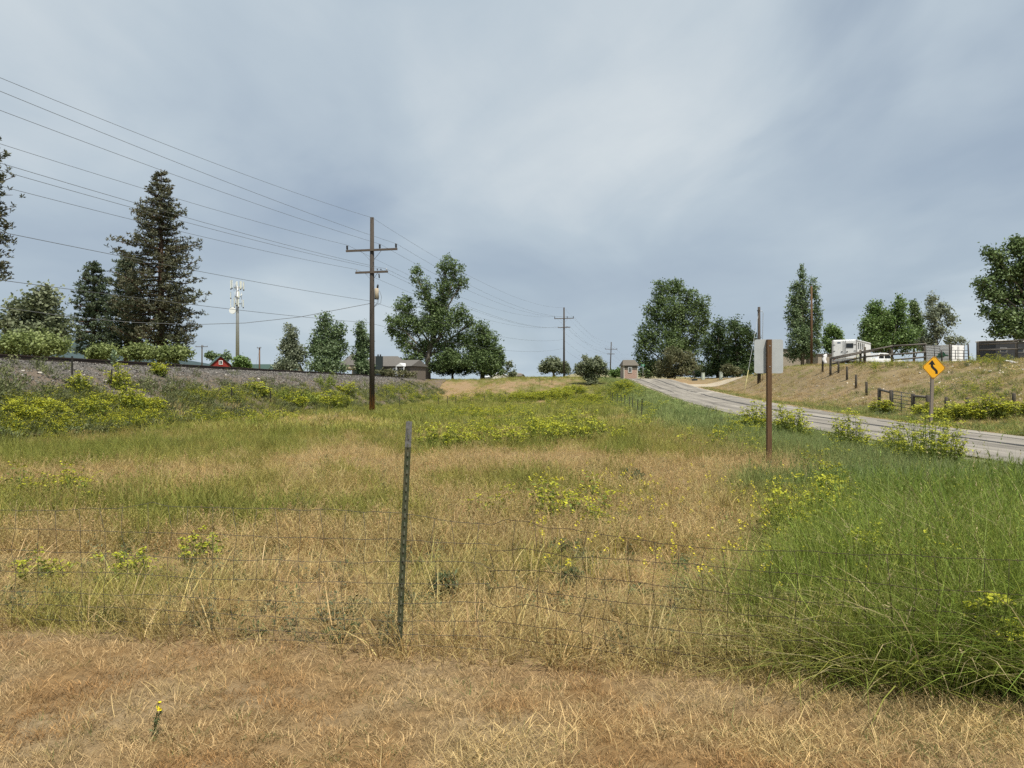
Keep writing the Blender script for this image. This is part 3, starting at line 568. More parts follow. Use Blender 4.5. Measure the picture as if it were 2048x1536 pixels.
# pink brick house at the crest of the road, brick courses built
Y = 150; p = P(1261.5, 757, Y); zb = hz1(p.x, Y); o = tag(empty('brick_house', (p.x, Y, zb - .3), 0), 'small pink brick house with grey roof where the road crests', 'house')
we = P(0, 731, Y).z - zb + .3; wd = 27 / F * Y
MB().box((0, 2.5, we / 2), (wd, 5, we)).build('wall', MT['mortar'], o)
bme = MB().box((0, 0, 0), (.40, .04, .135)).mesh('brick'); bme.materials.append(MT['brick']); nb_ = 0
zs = np.arange(.45, we - .9, .165)
for j, z in enumerate(zs):
    for i in range(6):
        x = -wd / 2 + .23 + i * .44 + (.2 if j % 2 else 0)
        if abs(x) > wd / 2 - .2: continue
        bo = bpy.data.objects.new('brick', bme); C.objects.link(bo); bo.parent = o; bo.location = (x, -.012 + random.uniform(-.004, .004), z)
MB().box((0, -.03, we - .35), (wd + .02, .05, .9)).build('upper_siding', MT['roofbrown'], o); window(o, -.15, -.09, we - .85, .65, 1.0)
for s in (-1, 1): MB().box((s * wd / 2, 0, we / 2), (.12, .12, we)).build('corner_trim', MT['cream'], o)
m = MB(); e = .3; rz_ = P(0, 719, Y).z - zb + .3
m.add([(-wd/2 - e, -e, we), (wd/2 + e, -e, we), (wd/2 + e, 5 + e, we), (-wd/2 - e, 5 + e, we), (-wd/2 + .15, 2.5, rz_), (wd/2 - .15, 2.5, rz_)], [(0, 1, 5, 4), (1, 2, 5), (2, 3, 4, 5), (3, 0, 4), (0, 3, 2, 1)]); m.build('roof', MT['roofbrown'], o)
# tan shed behind the poplar
Y = 100; p = P(1580, 0, Y); zb = hz1(p.x, Y); o = tag(empty('shed', (p.x + .6, Y, zb)), 'flat tan shed wall half hidden behind the columnar poplar', 'shed')
zt = P(0, 699, Y).z - zb; MB().box((0, 1.5, zt / 2), (4.2, 3, zt)).build('wall', MT['shedtan'], o); MB().box((0, 1.5, zt + .05), (4.5, 3.3, .1)).build('roof', MT['roofgrey'], o)
Y = 97; p = P(1652, 0, Y); zb = hz1(p.x, Y); o = tag(empty('shed', (p.x + .3, Y, zb)), 'low tan shed beside the horse trailer rear', 'shed')
zt = P(0, 709, Y).z - zb; MB().box((0, 1.5, zt / 2), (2.6, 3, zt)).build('wall', MT['shedtan'], o); MB().box((0, 1.5, zt + .05), (2.9, 3.3, .1)).build('roof', MT['roofgrey'], o)
# utility boxes, mailbox, street sign at the driveway
for px, t0, b0, Y, lab in ((1406, 746, 759, 125, 'left pale green utility box at the driveway'), (1442, 744, 759, 118, 'right pale utility box below the dark trees')):
    p = onG(px, Y); h_ = P(0, t0, Y).z - p.z; o = tag(empty('utility_box', p, .2), lab, 'utility box'); MB().box((0, 0, h_ / 2 - .1), (.42, .4, h_ + .2)).build('cabinet', MT['concrete'], o); MB().box((0, 0, h_ + .02), (.48, .46, .06)).build('lid', MT['concrete'], o); MB().box((0, -.21, h_ * .5), (.34, .02, h_ * .7)).build('door', MT['concrete'], o)
p = onG(1388, 124); h_ = P(0, 742, 124).z - p.z; o = tag(empty('mailbox', p), 'dark mailbox on a thin post beside the gravel driveway', 'mailbox'); MB().tube([(0, 0, -.1), (0, 0, h_ - .25)], .05, 6).build('post', MT['post'], o); MB().box((0, 0, h_ - .12), (.22, .5, .24)).build('box', MT['darktrailer'], o); MB().box((0.1, 0, .1), (.8, .5, .3)).build('base', MT['darkgreen'], o)
p = onG(1286, 135); h_ = P(0, 729, 135).z - p.z; o = tag(empty('street_sign', p), 'small green street name sign beside the brick house', 'sign'); MB().tube([(0, 0, -.1), (0, 0, h_)], .03, 6).build('post', MT['steel'], o); MB().box((0, 0, h_ - .1), (.66, .02, .2), rz=.3).build('blade', MT['signgreen'], o); MB().box((0, 0, h_ - .36), (.5, .02, .18), rz=-.9).build('blade', MT['signgreen'], o)

# ------------------------------------------------------------------ road signs
Y = 16.5; x = (1538 - 1024) / F * Y; zb = hz1(x, Y); zt = P(0, 679, Y).z
o = tag(empty('road_sign', (x, Y, zb)), 'blank grey back of a rectangular road sign on a brown wooden post', 'sign')
pm = MB(); seg = 8
for i in range(seg): z0 = -.3 + (zt - zb + .3) * i / seg
pm.box((0, 0, (zt - zb - .3) / 2), (.098, .098, zt - zb + .3)); po = pm.build('post', MT['signpost'], o)
bv = po.modifiers.new('b', 'BEVEL'); bv.width = .008; bv.segments = 2
sw, sh = 58 / F * Y, 68 / F * Y; r_ = .05; pts = []
for cx_, cz_, a0 in ((sw/2 - r_, sh/2 - r_, 0), (-sw/2 + r_, sh/2 - r_, 90), (-sw/2 + r_, -sh/2 + r_, 180), (sw/2 - r_, -sh/2 + r_, 270)):
    for k in range(5): a = math.radians(a0 + k * 22.5); pts.append((cx_ + r_ * math.cos(a), cz_ + r_ * math.sin(a)))
n = len(pts); m = MB(); m.add([(x_, -.002, z_) for x_, z_ in pts] + [(x_, .002, z_) for x_, z_ in pts], [tuple(range(n)), tuple(range(n, 2 * n))[::-1]] + [(i, i + n, (i + 1) % n + n, (i + 1) % n) for i in range(n)])
q = m.build('panel', MT['alu'], o); q.location = (.012, .056, zt - zb - sh / 2 + .005)
for z in (-.22, .22): MB().tube([(-.01, -.112, z), (-.01, -.09, z)], .012, 8).build('bolt', MT['steel'], q)
Y = 34; x = (1863 - 1024) / F * Y; zb = hz1(x, Y)
o = tag(empty('warning_sign', (x, Y, zb)), 'yellow diamond warning sign with black winding arrow on a grey post', 'sign'); o.rotation_euler.y = math.radians(1.6)
zc = P(0, 735, Y).z - zb; zt = zc + .2; MB().box((0, .05, (zt - .3) / 2), (.12, .10, zt + .3)).build('post', MT['greypost'], o)
hd = .535; q = empty('tmp', (0, 0, 0)); bpy.data.objects.remove(q)
rr_ = .05; pts = [(hd - rr_, rr_), (rr_, hd - rr_), (-rr_, hd - rr_), (-hd + rr_, rr_), (-hd + rr_, -rr_), (-rr_, -hd + rr_), (rr_, -hd + rr_), (hd - rr_, -rr_)]; n = 8
m = MB(); m.add([(x_, -.003, z_) for x_, z_ in pts] + [(x_, .003, z_) for x_, z_ in pts], [tuple(range(n))[::-1], tuple(range(n, 2 * n))] + [(i, (i + 1) % n, (i + 1) % n + n, i + n) for i in range(n)])
pn = m.build('panel', MT['yellow'], o); pn.location = (.03, -.01, zc); pn.rotation_euler = (0, math.radians(1.5), 0)
def flat(polys, y, nm):
    m = MB()
    for pl in polys: m.add([(a, y, c) for a, c in pl], [tuple(range(len(pl)))])
    return m.build(nm, MT['black'], pn)
bl = []; i1, i2 = .972, .925
for k in range(n): a, b_ = pts[k], pts[(k + 1) % n]; bl.append([(a[0] * i1, a[1] * i1), (b_[0] * i1, b_[1] * i1), (b_[0] * i2, b_[1] * i2), (a[0] * i2, a[1] * i2)])
flat(bl, -.0055, 'border')
cl = [(.125, -.27), (.125, -.185)]
for k in range(9):
    u = k / 8; cl.append((.125 - .22 * (u * u * (3 - 2 * u)), -.185 + .26 * u))
cl += [(-.095, .13)]; hw = .055; Lp, Rp = [], []
for i, (a, c) in enumerate(cl):
    a0, c0 = cl[max(i - 1, 0)]; a1, c1 = cl[min(i + 1, len(cl) - 1)]; dx, dz = a1 - a0, c1 - c0; l_ = math.hypot(dx, dz); nx_, nz_ = -dz / l_, dx / l_
    Lp.append((a + nx_ * hw, c + nz_ * hw)); Rp.append((a - nx_ * hw, c - nz_ * hw))
flat([[Lp[i], Rp[i], Rp[i + 1], Lp[i + 1]] for i in range(len(cl) - 1)] + [[(-.25, .125), (.055, .125), (-.097, .33)]], -.006, 'arrow')
for z in (-.43, .43): MB().tube([(0, -.012, z), (0, -.004, z)], .012, 8).build('bolt', MT['steel'], pn)

# ------------------------------------------------------------------ near fence: steel post and two runs of woven wire
b_ = Vector((*P(797, 1305, 4.62).xy, 0)); b_.z = hz1(b_.x, b_.y); tp = P(818, 843, 4.60)
o = tag(empty('fence_post', b_), 'leaning green steel fence post with worn silver top in the foreground', 'fence post')
dv = tp - b_; ln = dv.length; o.rotation_mode = 'QUATERNION'; o.rotation_quaternion = Vector((0, 0, 1)).rotation_difference(dv) @ Matrix.Rotation(.25, 3, 'Z').to_quaternion()
def tee(m, z0, z1, fw=.036, ft=.006, wb=.034):
    m.box((0, -ft / 2, (z0 + z1) / 2), (fw, ft, z1 - z0)); m.box((0, wb / 2 + .0005, (z0 + z1) / 2), (ft, wb, z1 - z0)); return m
tee(MB(), -.2, ln * .89).build('stem', MT['tpost'], o); tee(MB(), ln * .89 + .0005, ln).build('bare_top', MT['tpost_top'], o)
for k in range(24):
    z = .1 + k * .052
    if z < ln - .03: MB().box((0, -.0095, z), (.009, .007, .022)).build('stud', MT['tstud'], o)
def fence_run(name, m, label, ctrl_rows, cols, seed, rad=.0016):
    """ctrl_rows: list of polylines [(px,py)...] of the wires, all hung on the fence line"""
    o = tag(empty(name, (0, 0, 0)), label, 'wire fence'); r = random.Random(seed)
    def onf(px, py, off=0):
        k = (px - 1024) / F; Yd = (4.6 - .19 * .68) / (1 + .19 * k); Yd += off; p = P(px, py, Yd); return p
    rows = []
    for row in ctrl_rows:
        row = sorted(row); xs_ = np.array([a for a, _ in row], float); ysr = np.array([b for _, b in row], float); rows.append((xs_, ysr))
    for i, (xs_, ysr) in enumerate(rows):
        pts = []; 
        for px in np.arange(xs_[0], xs_[-1] + 1, 9.0):
            py = np.interp(px, xs_, ysr) + 5 * (vnoise(px / 60, i * 3.3 + seed, 5) - .5) + 2.5 * (vnoise(px / 22, i * 5.1 + seed, 6) - .5)
            pts.append(onf(px, py, .05 * (float(vnoise(px / 70, i * 2.0, 8)) - .5)))
        MB().tube(pts, rad, 5).build('line_wire', m, o)
    for px0 in cols:
        pts = []; drift = r.uniform(-10, 10); kink = [r.uniform(-7, 7) for _ in rows]
        for i, (xs_, ysr) in enumerate(rows):
            if px0 < xs_[0] or px0 > xs_[-1]: continue
            px = px0 + drift * i / len(rows) + kink[i]
            py = float(np.interp(px, xs_, ysr)); pts.append(onf(px, py, .05 * (float(vnoise(px / 70, i * 2.0, 8)) - .5)))
        if len(pts) > 1: MB().tube(pts, rad * .85, 5).build('stay_wire', m, o)
    return o
left = [[(-90, 1018), (0, 1022), (120, 1021), (200, 1018), (305, 1006), (330, 1011), (450, 1016), (560, 1018), (700, 1023), (808, 1026), (900, 1040), (985, 1052)],
        [(-90, 1050), (0, 1056), (200, 1063), (400, 1068), (560, 1075), (800, 1080), (1000, 1090)], [(-90, 1096), (0, 1100), (200, 1106), (400, 1117), (700, 1124), (960, 1125), (985, 1140)],
        [(-90, 1138), (0, 1142), (200, 1146), (400, 1157), (640, 1166), (985, 1168)], [(-90, 1176), (0, 1180), (200, 1188), (420, 1196), (640, 1208), (975, 1205)],
        [(-90, 1204), (0, 1208), (250, 1216), (500, 1232), (700, 1240), (980, 1243)], [(-90, 1232), (60, 1240), (300, 1246), (500, 1262), (700, 1268), (985, 1272)], [(0, 1262), (250, 1268), (500, 1276), (700, 1288), (985, 1298)]]
fence_run('wire_fence', MT['galv'], 'dull woven wire mesh sagging left of the steel post', left, [-60 + 44 * k for k in range(24)], 3, .0016)
right = [[(985, 1048), (1010, 1040), (1060, 1042), (1080, 1053), (1200, 1068), (1280, 1080), (1400, 1098), (1500, 1104), (1600, 1103), (1700, 1110), (1850, 1112), (1960, 1116), (2140, 1122)],
         [(982, 1102), (1040, 1096), (1120, 1110), (1280, 1122), (1400, 1132), (1600, 1148), (1850, 1178), (2140, 1196)], [(978, 1143), (1070, 1140), (1180, 1156), (1400, 1180), (1600, 1204), (1850, 1222), (2140, 1240)],
         [(972, 1178), (1030, 1172), (1060, 1180), (1160, 1196), (1400, 1220), (1600, 1240), (1850, 1262), (2140, 1285)], [(980, 1208), (1000, 1216), (1050, 1210), (1160, 1230), (1260, 1250), (1400, 1268), (1600, 1280), (1850, 1300), (2140, 1330)],
         [(988, 1242), (1060, 1252), (1170, 1266), (1260, 1292), (1400, 1312), (1600, 1330), (2140, 1380)], [(995, 1272), (1100, 1288), (1250, 1310), (1400, 1345), (1600, 1372), (2140, 1425)]]
fence_run('wire_fence', MT['rust'], 'rusty crumpled woven wire mesh right of the steel post', right, [984, 1030] + [1075 + 47 * k for k in range(23)], 9, .0018)

# ------------------------------------------------------------------ far steel posts along both sides of the meadow
tpm = tee(MB(), -.25, 1.3, .05, .02, .045).mesh('fence_post')
ORD = ['nearest', 'second nearest', 'third nearest', 'fourth nearest', 'fifth nearest', 'sixth nearest', 'seventh nearest', 'eighth nearest', 'ninth nearest']
def far_posts(lst, label, group):
    for k_, (px, tpy, Y) in enumerate(lst):
        x = (px - 1024) / F * Y; z = hz1(x, Y); top = P(px, tpy, Y).z
        o = bpy.data.objects.new('fence_post', tpm); C.objects.link(o); o.location = (x, Y, z); o.scale = (1, 1, max(.6, (top - z) / 1.3)); o.rotation_euler = (random.uniform(-.05, .05), random.uniform(-.06, .06), random.uniform(-.4, .4))
        tag(o, ORD[k_] + ' ' + label if len(lst) > 1 else label, 'fence post', group)
tpm.materials.append(MT['darkpost'])
far_posts([(1283, 797, 40), (1275.5, 798, 46), (1266, 795, 52), (1259, 793, 58), (1250, 790, 64), (1243, 790, 70), (1234, 788, 76), (1226, 783, 84), (1222, 781, 92)], 'thin dark steel post in the row left of the road', 'steel posts left of the road')
far_posts([(144, 820, 30)], 'pale thin post at the far left among yellow weeds', 'steel posts along the embankment')
far_posts([(221, 817, 31)], 'short dark post among yellow weeds below the embankment', 'steel posts along the embankment')
far_posts([(464.5, 791, 40), (541, 786, 45), (603, 800, 50), (651, 797, 55)], 'dark steel post by the bare brown patch left of the utility pole', 'steel posts along the embankment')
far_posts([(799, 793, 66), (876, 793, 74), (895, 792, 79), (912, 793, 84), (942, 792, 90), (969, 786, 95), (1000, 786, 100), (1012, 783, 105)], 'tiny dark post along the foot of the far embankment', 'steel posts along the embankment')
far_posts([(1080, 755, 117), (1104, 757, 118)], 'small dark post on the brown rise below the round tree', 'posts on the rise')

# ------------------------------------------------------------------ wooden fences, gates on the right bank
def wood_post(px, tpy, Y, label, group, r=.085):
    x = (px - 1024) / F * Y; z = hz1(x, Y); top = P(px, tpy, Y).z; h_ = max(.5, top - z); o = MB().tube([(0, 0, -.3), (0, 0, h_ - .03), (0, 0, h_)], [r * 1.06, r, r * .8], 9).build('fence_post', MT['post'])
    o.location = (x, Y, z); o.rotation_euler = (random.uniform(-.03, .03), random.uniform(-.03, .03), 0); return tag(o, label, 'fence post', group)
for (px, tpy, bpy_), lab in zip(((1677, 722, 747), (1694, 733, 761), (1712, 749, 777), (1733, 763.5, 791)), ('topmost', 'second highest', 'second lowest', 'lowest')): wood_post(px, tpy, G(px, bpy_)[1], lab + ' lone post in the line descending the bank to the gate', 'posts down the bank')
wood_post(1645, 709, 71, 'dark fence post with a white cloth hanging on it', None)
x = (1649 - 1024) / F * 70.8
m = MB(); zc = P(0, 711, 70.8).z; W = 5; vs = []
for j in range(8):
    for i in range(W): vs.append(((i - 2) * .09 * (1 - .3 * abs(j - 3) / 4) + .06 * math.sin(j * 1.3), -.04 * math.sin(i * 1.7 + j) - .03, -.12 * j + .12 * (i - 2) * (.3 if j < 2 else .05)))
m.add(vs, [(j * W + i, j * W + i + 1, (j + 1) * W + i + 1, (j + 1) * W + i) for j in range(7) for i in range(W - 1)], True)
q = m.build('cloth', MT['cloth']); q.location = (x, 70.8, zc + .1); so_ = q.modifiers.new('s', 'SOLIDIFY'); so_.thickness = .03; tag(q, 'white cloth hung over the fence post left of the horse trailer', 'cloth')
# hill top rail fence: three rails between posts
def rail_fence(posts, rails, label, m1='post', pr=.10, rr=.07):
    p0 = posts[0]; x0, Y0 = (p0[0] - 1024) / F * p0[2], p0[2]; z0 = hz1(x0, Y0); o = tag(empty('rail_fence', (x0, Y0, z0)), label, 'fence'); org = Vector((x0, Y0, z0)); W_ = []
    for px, tpy, Y in posts:
        t_ = P(px, tpy, Y); z = hz1(t_.x, Y); MB().tube([Vector((t_.x, Y, z - .3)) - org, t_ - org], [pr * 1.05, pr], 9).build('post', MT[m1], o)
    for rl in rails:
        for a, c in zip(rl[:-1], rl[1:]):
            va = P(*a) - org + Vector((0, -pr - .03, 0)); vc = P(*c) - org + Vector((0, -pr - .03, 0)); MB().tube([va, va.lerp(vc, .5) + Vector((0, 0, random.uniform(-.02, .02))), vc], rr, 7).build('rail', MT['rail'], o)
    return o
rail_fence([(1661, 713, 68), (1721, 700, 67), (1729.5, 694, 67), (1784, 692, 66), (1850, 687, 65)],
           [[(1661, 716, 68), (1721, 704, 67), (1784, 692, 66), (1850, 682 + 6, 65)], [(1661, 718, 67.9), (1721, 706, 66.9), (1757, 699.5, 66.5)], [(1663, 728, 68), (1725, 714, 67), (1784, 709, 66), (1850, 704, 65)], [(1784, 720, 66), (1850, 714, 65)]], 'weathered rail fence along the bank top before the horse trailer')
rail_fence([(1957.5, 683, 60), (2033, 680, 58), (2105, 676, 56)], [[(1957, 684, 60), (2033, 681, 58), (2105, 677, 56)], [(1957, 689, 60), (2033, 686, 58), (2105, 682, 56)], [(1957, 700, 60), (2033, 698, 58), (2105, 695, 56)]], 'dark rail fence at the right edge before the charcoal trailer', rr=.06)
def pipe_gate(px0, px1, Y0, Y1, tops, bot, nrail, label, mids=(), r=.02, arch=False):
    a0 = P(px0, tops[0], Y0); a1 = P(px1, tops[1], Y1); b0 = P(px0, bot[0], Y0); b1 = P(px1, bot[1], Y1)
    o = tag(empty('pipe_gate', (a0.x, Y0, hz1(a0.x, Y0))), label, 'gate'); org = Vector(o.location)
    for k in range(nrail):
        u = k / (nrail - 1); MB().tube([a0.lerp(b0, u) - org, a1.lerp(b1, u) - org], r, 6).build('rail', MT['pipe'], o)
    for u in (0, 1, *mids): MB().tube([a0.lerp(a1, u) - org, b0.lerp(b1, u) - org], r * 1.15, 6).build('upright', MT['pipe'], o)
    return o
for px, t0, Y in ((1759, 776, 45), (1783, 780, 44)): wood_post(px, t0, Y, 'gate post left of the roadside pipe gate' if px > 1770 else 'outer brace post left of the roadside gate', None, .1)
for px, t0, Y in ((1826, 787, 43), (1855, 790, 42)): wood_post(px, t0, Y, 'gate post right of the roadside pipe gate' if px < 1840 else 'outer brace post behind the yellow sign post', None, .1)
for (a, ya, Ya), (c, yc, Yc), lab in (((1759, 779, 45), (1783, 785, 44), 'wooden brace rail left of the roadside gate'), ((1826, 792, 43), (1855, 794, 42), 'wooden brace rail right of the roadside gate')):
    tag(MB().tube([P(a, ya, Ya), P(c, yc, Yc)], .07, 8).build('brace_rail', MT['rail']), lab, 'rail')
pipe_gate(1786, 1823, 43.9, 43.1, (782, 788), (818, 825), 6, 'pipe gate at the foot of the bank beside the road', (.45,), .022)
for px, t0, Y in ((1892, 794, 41), (1935, 795, 40), (1978.5, 797, 39), (2028, 800, 38)): wood_post(px, t0, Y, {1892: 'leftmost', 1935: 'second', 1978.5: 'third', 2028: 'rightmost'}[px] + ' short post sticking out of the yellow green hedge', 'posts in the hedge')
pipe_gate(1852, 1880, 64, 66, (690, 693), (716, 717), 6, 'swung open pipe gate before the white cargo trailer', (.6,), .025)
pipe_gate(1884, 1938, 65, 64, (700, 701), (718, 719), 4, 'closed pipe panel across the white cargo trailer doors', (.5, .8), .025)
for px, t0 in ((1851, 689), (1884, 700), (1900, 688), (1938, 688)): wood_post(px, t0, 65.5, {1851: 'leftmost', 1884: 'second', 1900: 'third', 1938: 'rightmost'}[px] + ' thin corral post before the white cargo trailer', 'corral posts', .06)

# ------------------------------------------------------------------ vehicles on the bank
def wheel(o, x, y, z, r=.38, wd=.24, side=1):
    t_ = MB().tube([(-wd/2, 0, 0), (-wd/2 + .03, 0, 0), (wd/2 - .03, 0, 0), (wd/2, 0, 0)], [r * .9, r, r, r * .9], 20).build('wheel', MT['tyre'], o); t_.location = (x, y, z)
    MB().tube([(side * (wd/2 - .02), 0, 0), (side * (wd/2 + .012), 0, 0)], [r * .6, r * .5], 14).build('rim', MT['rim'], t_)
def bev(o, wd=.06, s=3): b = o.modifiers.new('b', 'BEVEL'); b.width = wd; b.segments = s; b.limit_method = 'ANGLE'; return o
# horse trailer: local -Y is the rear
Yv = 75; p = P(1714, 0, Yv); ang = -math.atan2(4.6, 6.8); wv, lv = 2.25, 7.6
ctr = Vector((p.x, Yv, 0)) + Matrix.Rotation(ang, 3, 'Z') @ Vector((-wv / 2, 0, 0)); zb = hz1(ctr.x, ctr.y); o = tag(empty('horse_trailer', (ctr.x, ctr.y, zb), ang), 'white horse trailer with rear doors and four dark side windows', 'trailer')
zt = P(0, 678.6, Yv).z - zb; bev(MB().box((0, lv / 2, (zt + .45) / 2), (wv, lv, zt - .45)).build('body', MT['white'], o), .10)
MB().box((0, lv / 2, .42), (wv + .06, lv + .04, .14)).build('skirt', MT['grime'], o)
for s in (-1, 1):
    MB().box((s * (wv / 2 - .04), -.02, (zt + .45) / 2), (.14, .06, zt - .5)).build('corner_trim', MT['grime'], o)
    MB().box((s * (wv / 2 + .01), lv / 2, zt - .12), (.05, lv - .1, .09)).build('roof_trim', MT['grime'], o)
for s, nm in ((-1, 'left'), (1, 'right')):
    d_ = bev(MB().box((s * .53, -.035, (zt + .5) / 2), (.98, .05, zt - .75)).build('door', MT['white'], o), .02)
    MB().box((s * .1, -.07, (zt + .5) / 2), (.05, .03, zt - .7)).build('latch_bar', MT['steel'], d_)
    for z in (zt * .55, zt * .8): MB().box((s * .95, -.07, z), (.2, .02, .05)).build('hinge', MT['pipe'], d_)
    MB().box((s * .25, -.075, zt * .52), (.12, .03, .1)).build('latch', MT['pipe'], d_)
    if s > 0:
        wq = bev(MB().box((.48, -.065, zt * .76), (.66, .03, .46)).build('window', MT['pipe'], d_), .02); MB().box((.48, -.084, zt * .76), (.58, .01, .38)).build('pane', MT['glass'], wq)
    else: MB().box((-.5, -.063, zt * .88), (.3, .006, .13)).build('lettering', MT['blue'], d_)
    MB().box((s * .95, -.05, .62), (.1, .04, .16)).build('tail_lamp', MT['lamp'], o)
for k in range(4):
    wq = MB().box((wv / 2 + .005, .75 + k * .95, zt * .76), (.04, .44, .62)).build('window', MT['pipe'], o); MB().box((wv / 2 + .028, .75 + k * .95, zt * .76), (.012, .36, .54)).build('pane', MT['glass'], wq)
for y in (3.4, 4.3): wheel(o, wv / 2 - .1, y, .38); wheel(o, -wv / 2 + .1, y, .38, side=-1)
MB().box((wv / 2 + .03, 3.85, .8), (.12, 2.0, .1)).build('fender', MT['grime'], o)
# pickup
Yv = 92; p = P(1762, 0, Yv); zb = hz1(p.x, Yv); o = tag(empty('pickup_truck', (p.x, Yv, zb), math.radians(18)), 'white pickup truck half hidden behind the rail fence', 'truck')   # nose along local +X
def prism(prof, wd, y0=0): 
    n = len(prof); m = MB(); m.add([(a, y0 - wd / 2, c) for a, c in prof] + [(a, y0 + wd / 2, c) for a, c in prof], [tuple(range(n)), tuple(range(n, 2 * n))[::-1]] + [(i, i + n, (i + 1) % n + n, (i + 1) % n) for i in range(n)]); return m
bev(prism([(-3.2, .55), (2.15, .55), (2.25, .8), (2.2, 1.08), (1.0, 1.2), (-3.2, 1.2)], 1.95).build('body', MT['white'], o), .06)
cab = bev(prism([(-1.35, 1.19), (1.0, 1.19), (.35, 1.82), (-.1, 1.9), (-1.1, 1.88)], 1.75).build('cab', MT['white'], o), .05)
for s in (-1, 1):
    m = MB(); y = s * .89; m.add([(-1.15, y, 1.25), (-.42, y, 1.25), (-.42, y, 1.78), (-1.0, y, 1.78)], [(0, 1, 2, 3)]); m.add([(-.3, y, 1.25), (.78, y, 1.25), (.28, y, 1.76), (-.3, y, 1.78)], [(0, 1, 2, 3)]); m.build('side_window', MT['glass'], cab)
    wheel(o, 0, 0, 0) if False else None
m = MB(); m.add([(1.02, -.78, 1.24), (1.02, .78, 1.24), (.40, .7, 1.80), (.40, -.7, 1.80)], [(0, 1, 2, 3)]); m.build('windscreen', MT['glass'], cab)
for x in (-2.2, 1.4):
    for s in (-1, 1):
        t_ = MB().tube([(0, -.13, 0), (0, -.1, 0), (0, .1, 0), (0, .13, 0)], [.36, .40, .40, .36], 20).build('wheel', MT['tyre'], o); t_.location = (x, s * .87, .4); MB().tube([(0, s * .11, 0), (0, s * .145, 0)], [.25, .2], 14).build('rim', MT['rim'], t_)
for s in (-1, 1): MB().box((2.22, s * .72, .92), (.08, .4, .2)).build('headlight', MT['steel'], o); MB().box((.75, s * 1.05, 1.28), (.12, .2, .2)).build('mirror', MT['darktrailer'], o)
MB().box((2.28, 0, .62), (.14, 1.9, .2)).build('bumper', MT['grime'], o); MB().box((2.24, 0, .92), (.05, .95, .22)).build('grille', MT['darktrailer'], o)
# white cargo trailer
Yv = 85; p = P(1902, 0, Yv); ang = math.atan2(.35, .94); wv, lv = 2.0, 3.6
ctr = Vector((p.x, Yv, 0)) + Matrix.Rotation(ang, 3, 'Z') @ Vector((wv / 2, 0, 0)); zb = hz1(ctr.x, ctr.y); o = tag(empty('cargo_trailer', (ctr.x, ctr.y, zb), ang), 'white enclosed cargo trailer with green print behind the pipe panels', 'trailer')
zt = P(0, 689, Yv).z - zb; bev(MB().box((0, lv / 2, (zt + .4) / 2), (wv, lv, zt - .4)).build('body', MT['white'], o), .09)
for s in (-1, 1):
    MB().box((s * (wv / 2 - .05), -.015, (zt + .4) / 2), (.09, .05, zt - .45)).build('corner_trim', MT['pipe'], o); d_ = bev(MB().box((s * .46, -.03, (zt + .45) / 2), (.88, .05, zt - .6)).build('door', MT['white'], o), .02)
    MB().box((s * .82, -.06, zt * .85), (.2, .02, .04)).build('hinge', MT['pipe'], d_); MB().box((s * .1, -.06, zt * .55), (.05, .02, zt * .7)).build('latch_bar', MT['steel'], d_); wheel(o, s * (wv / 2 - .1), 1.9, .34, .34, side=s)
MB().box((-wv / 2 - .01, lv / 2, zt - .05), (.06, lv, .1)).build('roof_trim', MT['white'], o); MB().box((0, -.02, zt - .02), (wv, .06, .05)).build('rear_trim', MT['pipe'], o)
m = MB(); xg = -wv / 2 - .012
for cy_, cz_, a, c in ((1.2, 1.35, .5, .18), (1.0, 1.2, .75, .12), (1.4, 1.05, .6, .1), (1.1, 1.5, .25, .12)): m.add([(xg, cy_ + a * math.cos(q_ * PI / 4), cz_ + c * math.sin(q_ * PI / 4)) for q_ in range(8)], [tuple(range(8))]); xg -= .003
m.build('green_emblem', MT['green_print'], o)
# charcoal trailer at the right edge
Yv = 72; p = P(1991, 0, Yv); zb = hz1(p.x, Yv); o = tag(empty('stock_trailer', (p.x, Yv, zb), .25), 'charcoal stock trailer with pale roof at the right edge', 'trailer')
zt = P(0, 682, Yv).z - zb; bev(MB().box((3.2, 1.1, (zt + .4) / 2), (6.4, 2.2, zt - .4)).build('body', MT['darktrailer'], o), .06); bev(MB().box((3.2, 1.1, zt + .04), (6.5, 2.3, .16)).build('roof', MT['white'], o), .05)
for k in range(3):
    wq = MB().box((.9 + k * 1.9, -.01, zt * .62), (.8, .04, .42)).build('window', MT['grime'], o); MB().box((.9 + k * 1.9, -.035, zt * .62), (.7, .012, .34)).build('pane', MT['glass'], wq)
for x in (2.9, 3.8):
    t_ = MB().tube([(0, -.12, 0), (0, .12, 0)], [.36, .36], 18).build('wheel', MT['tyre'], o); t_.location = (x, .1, .36)

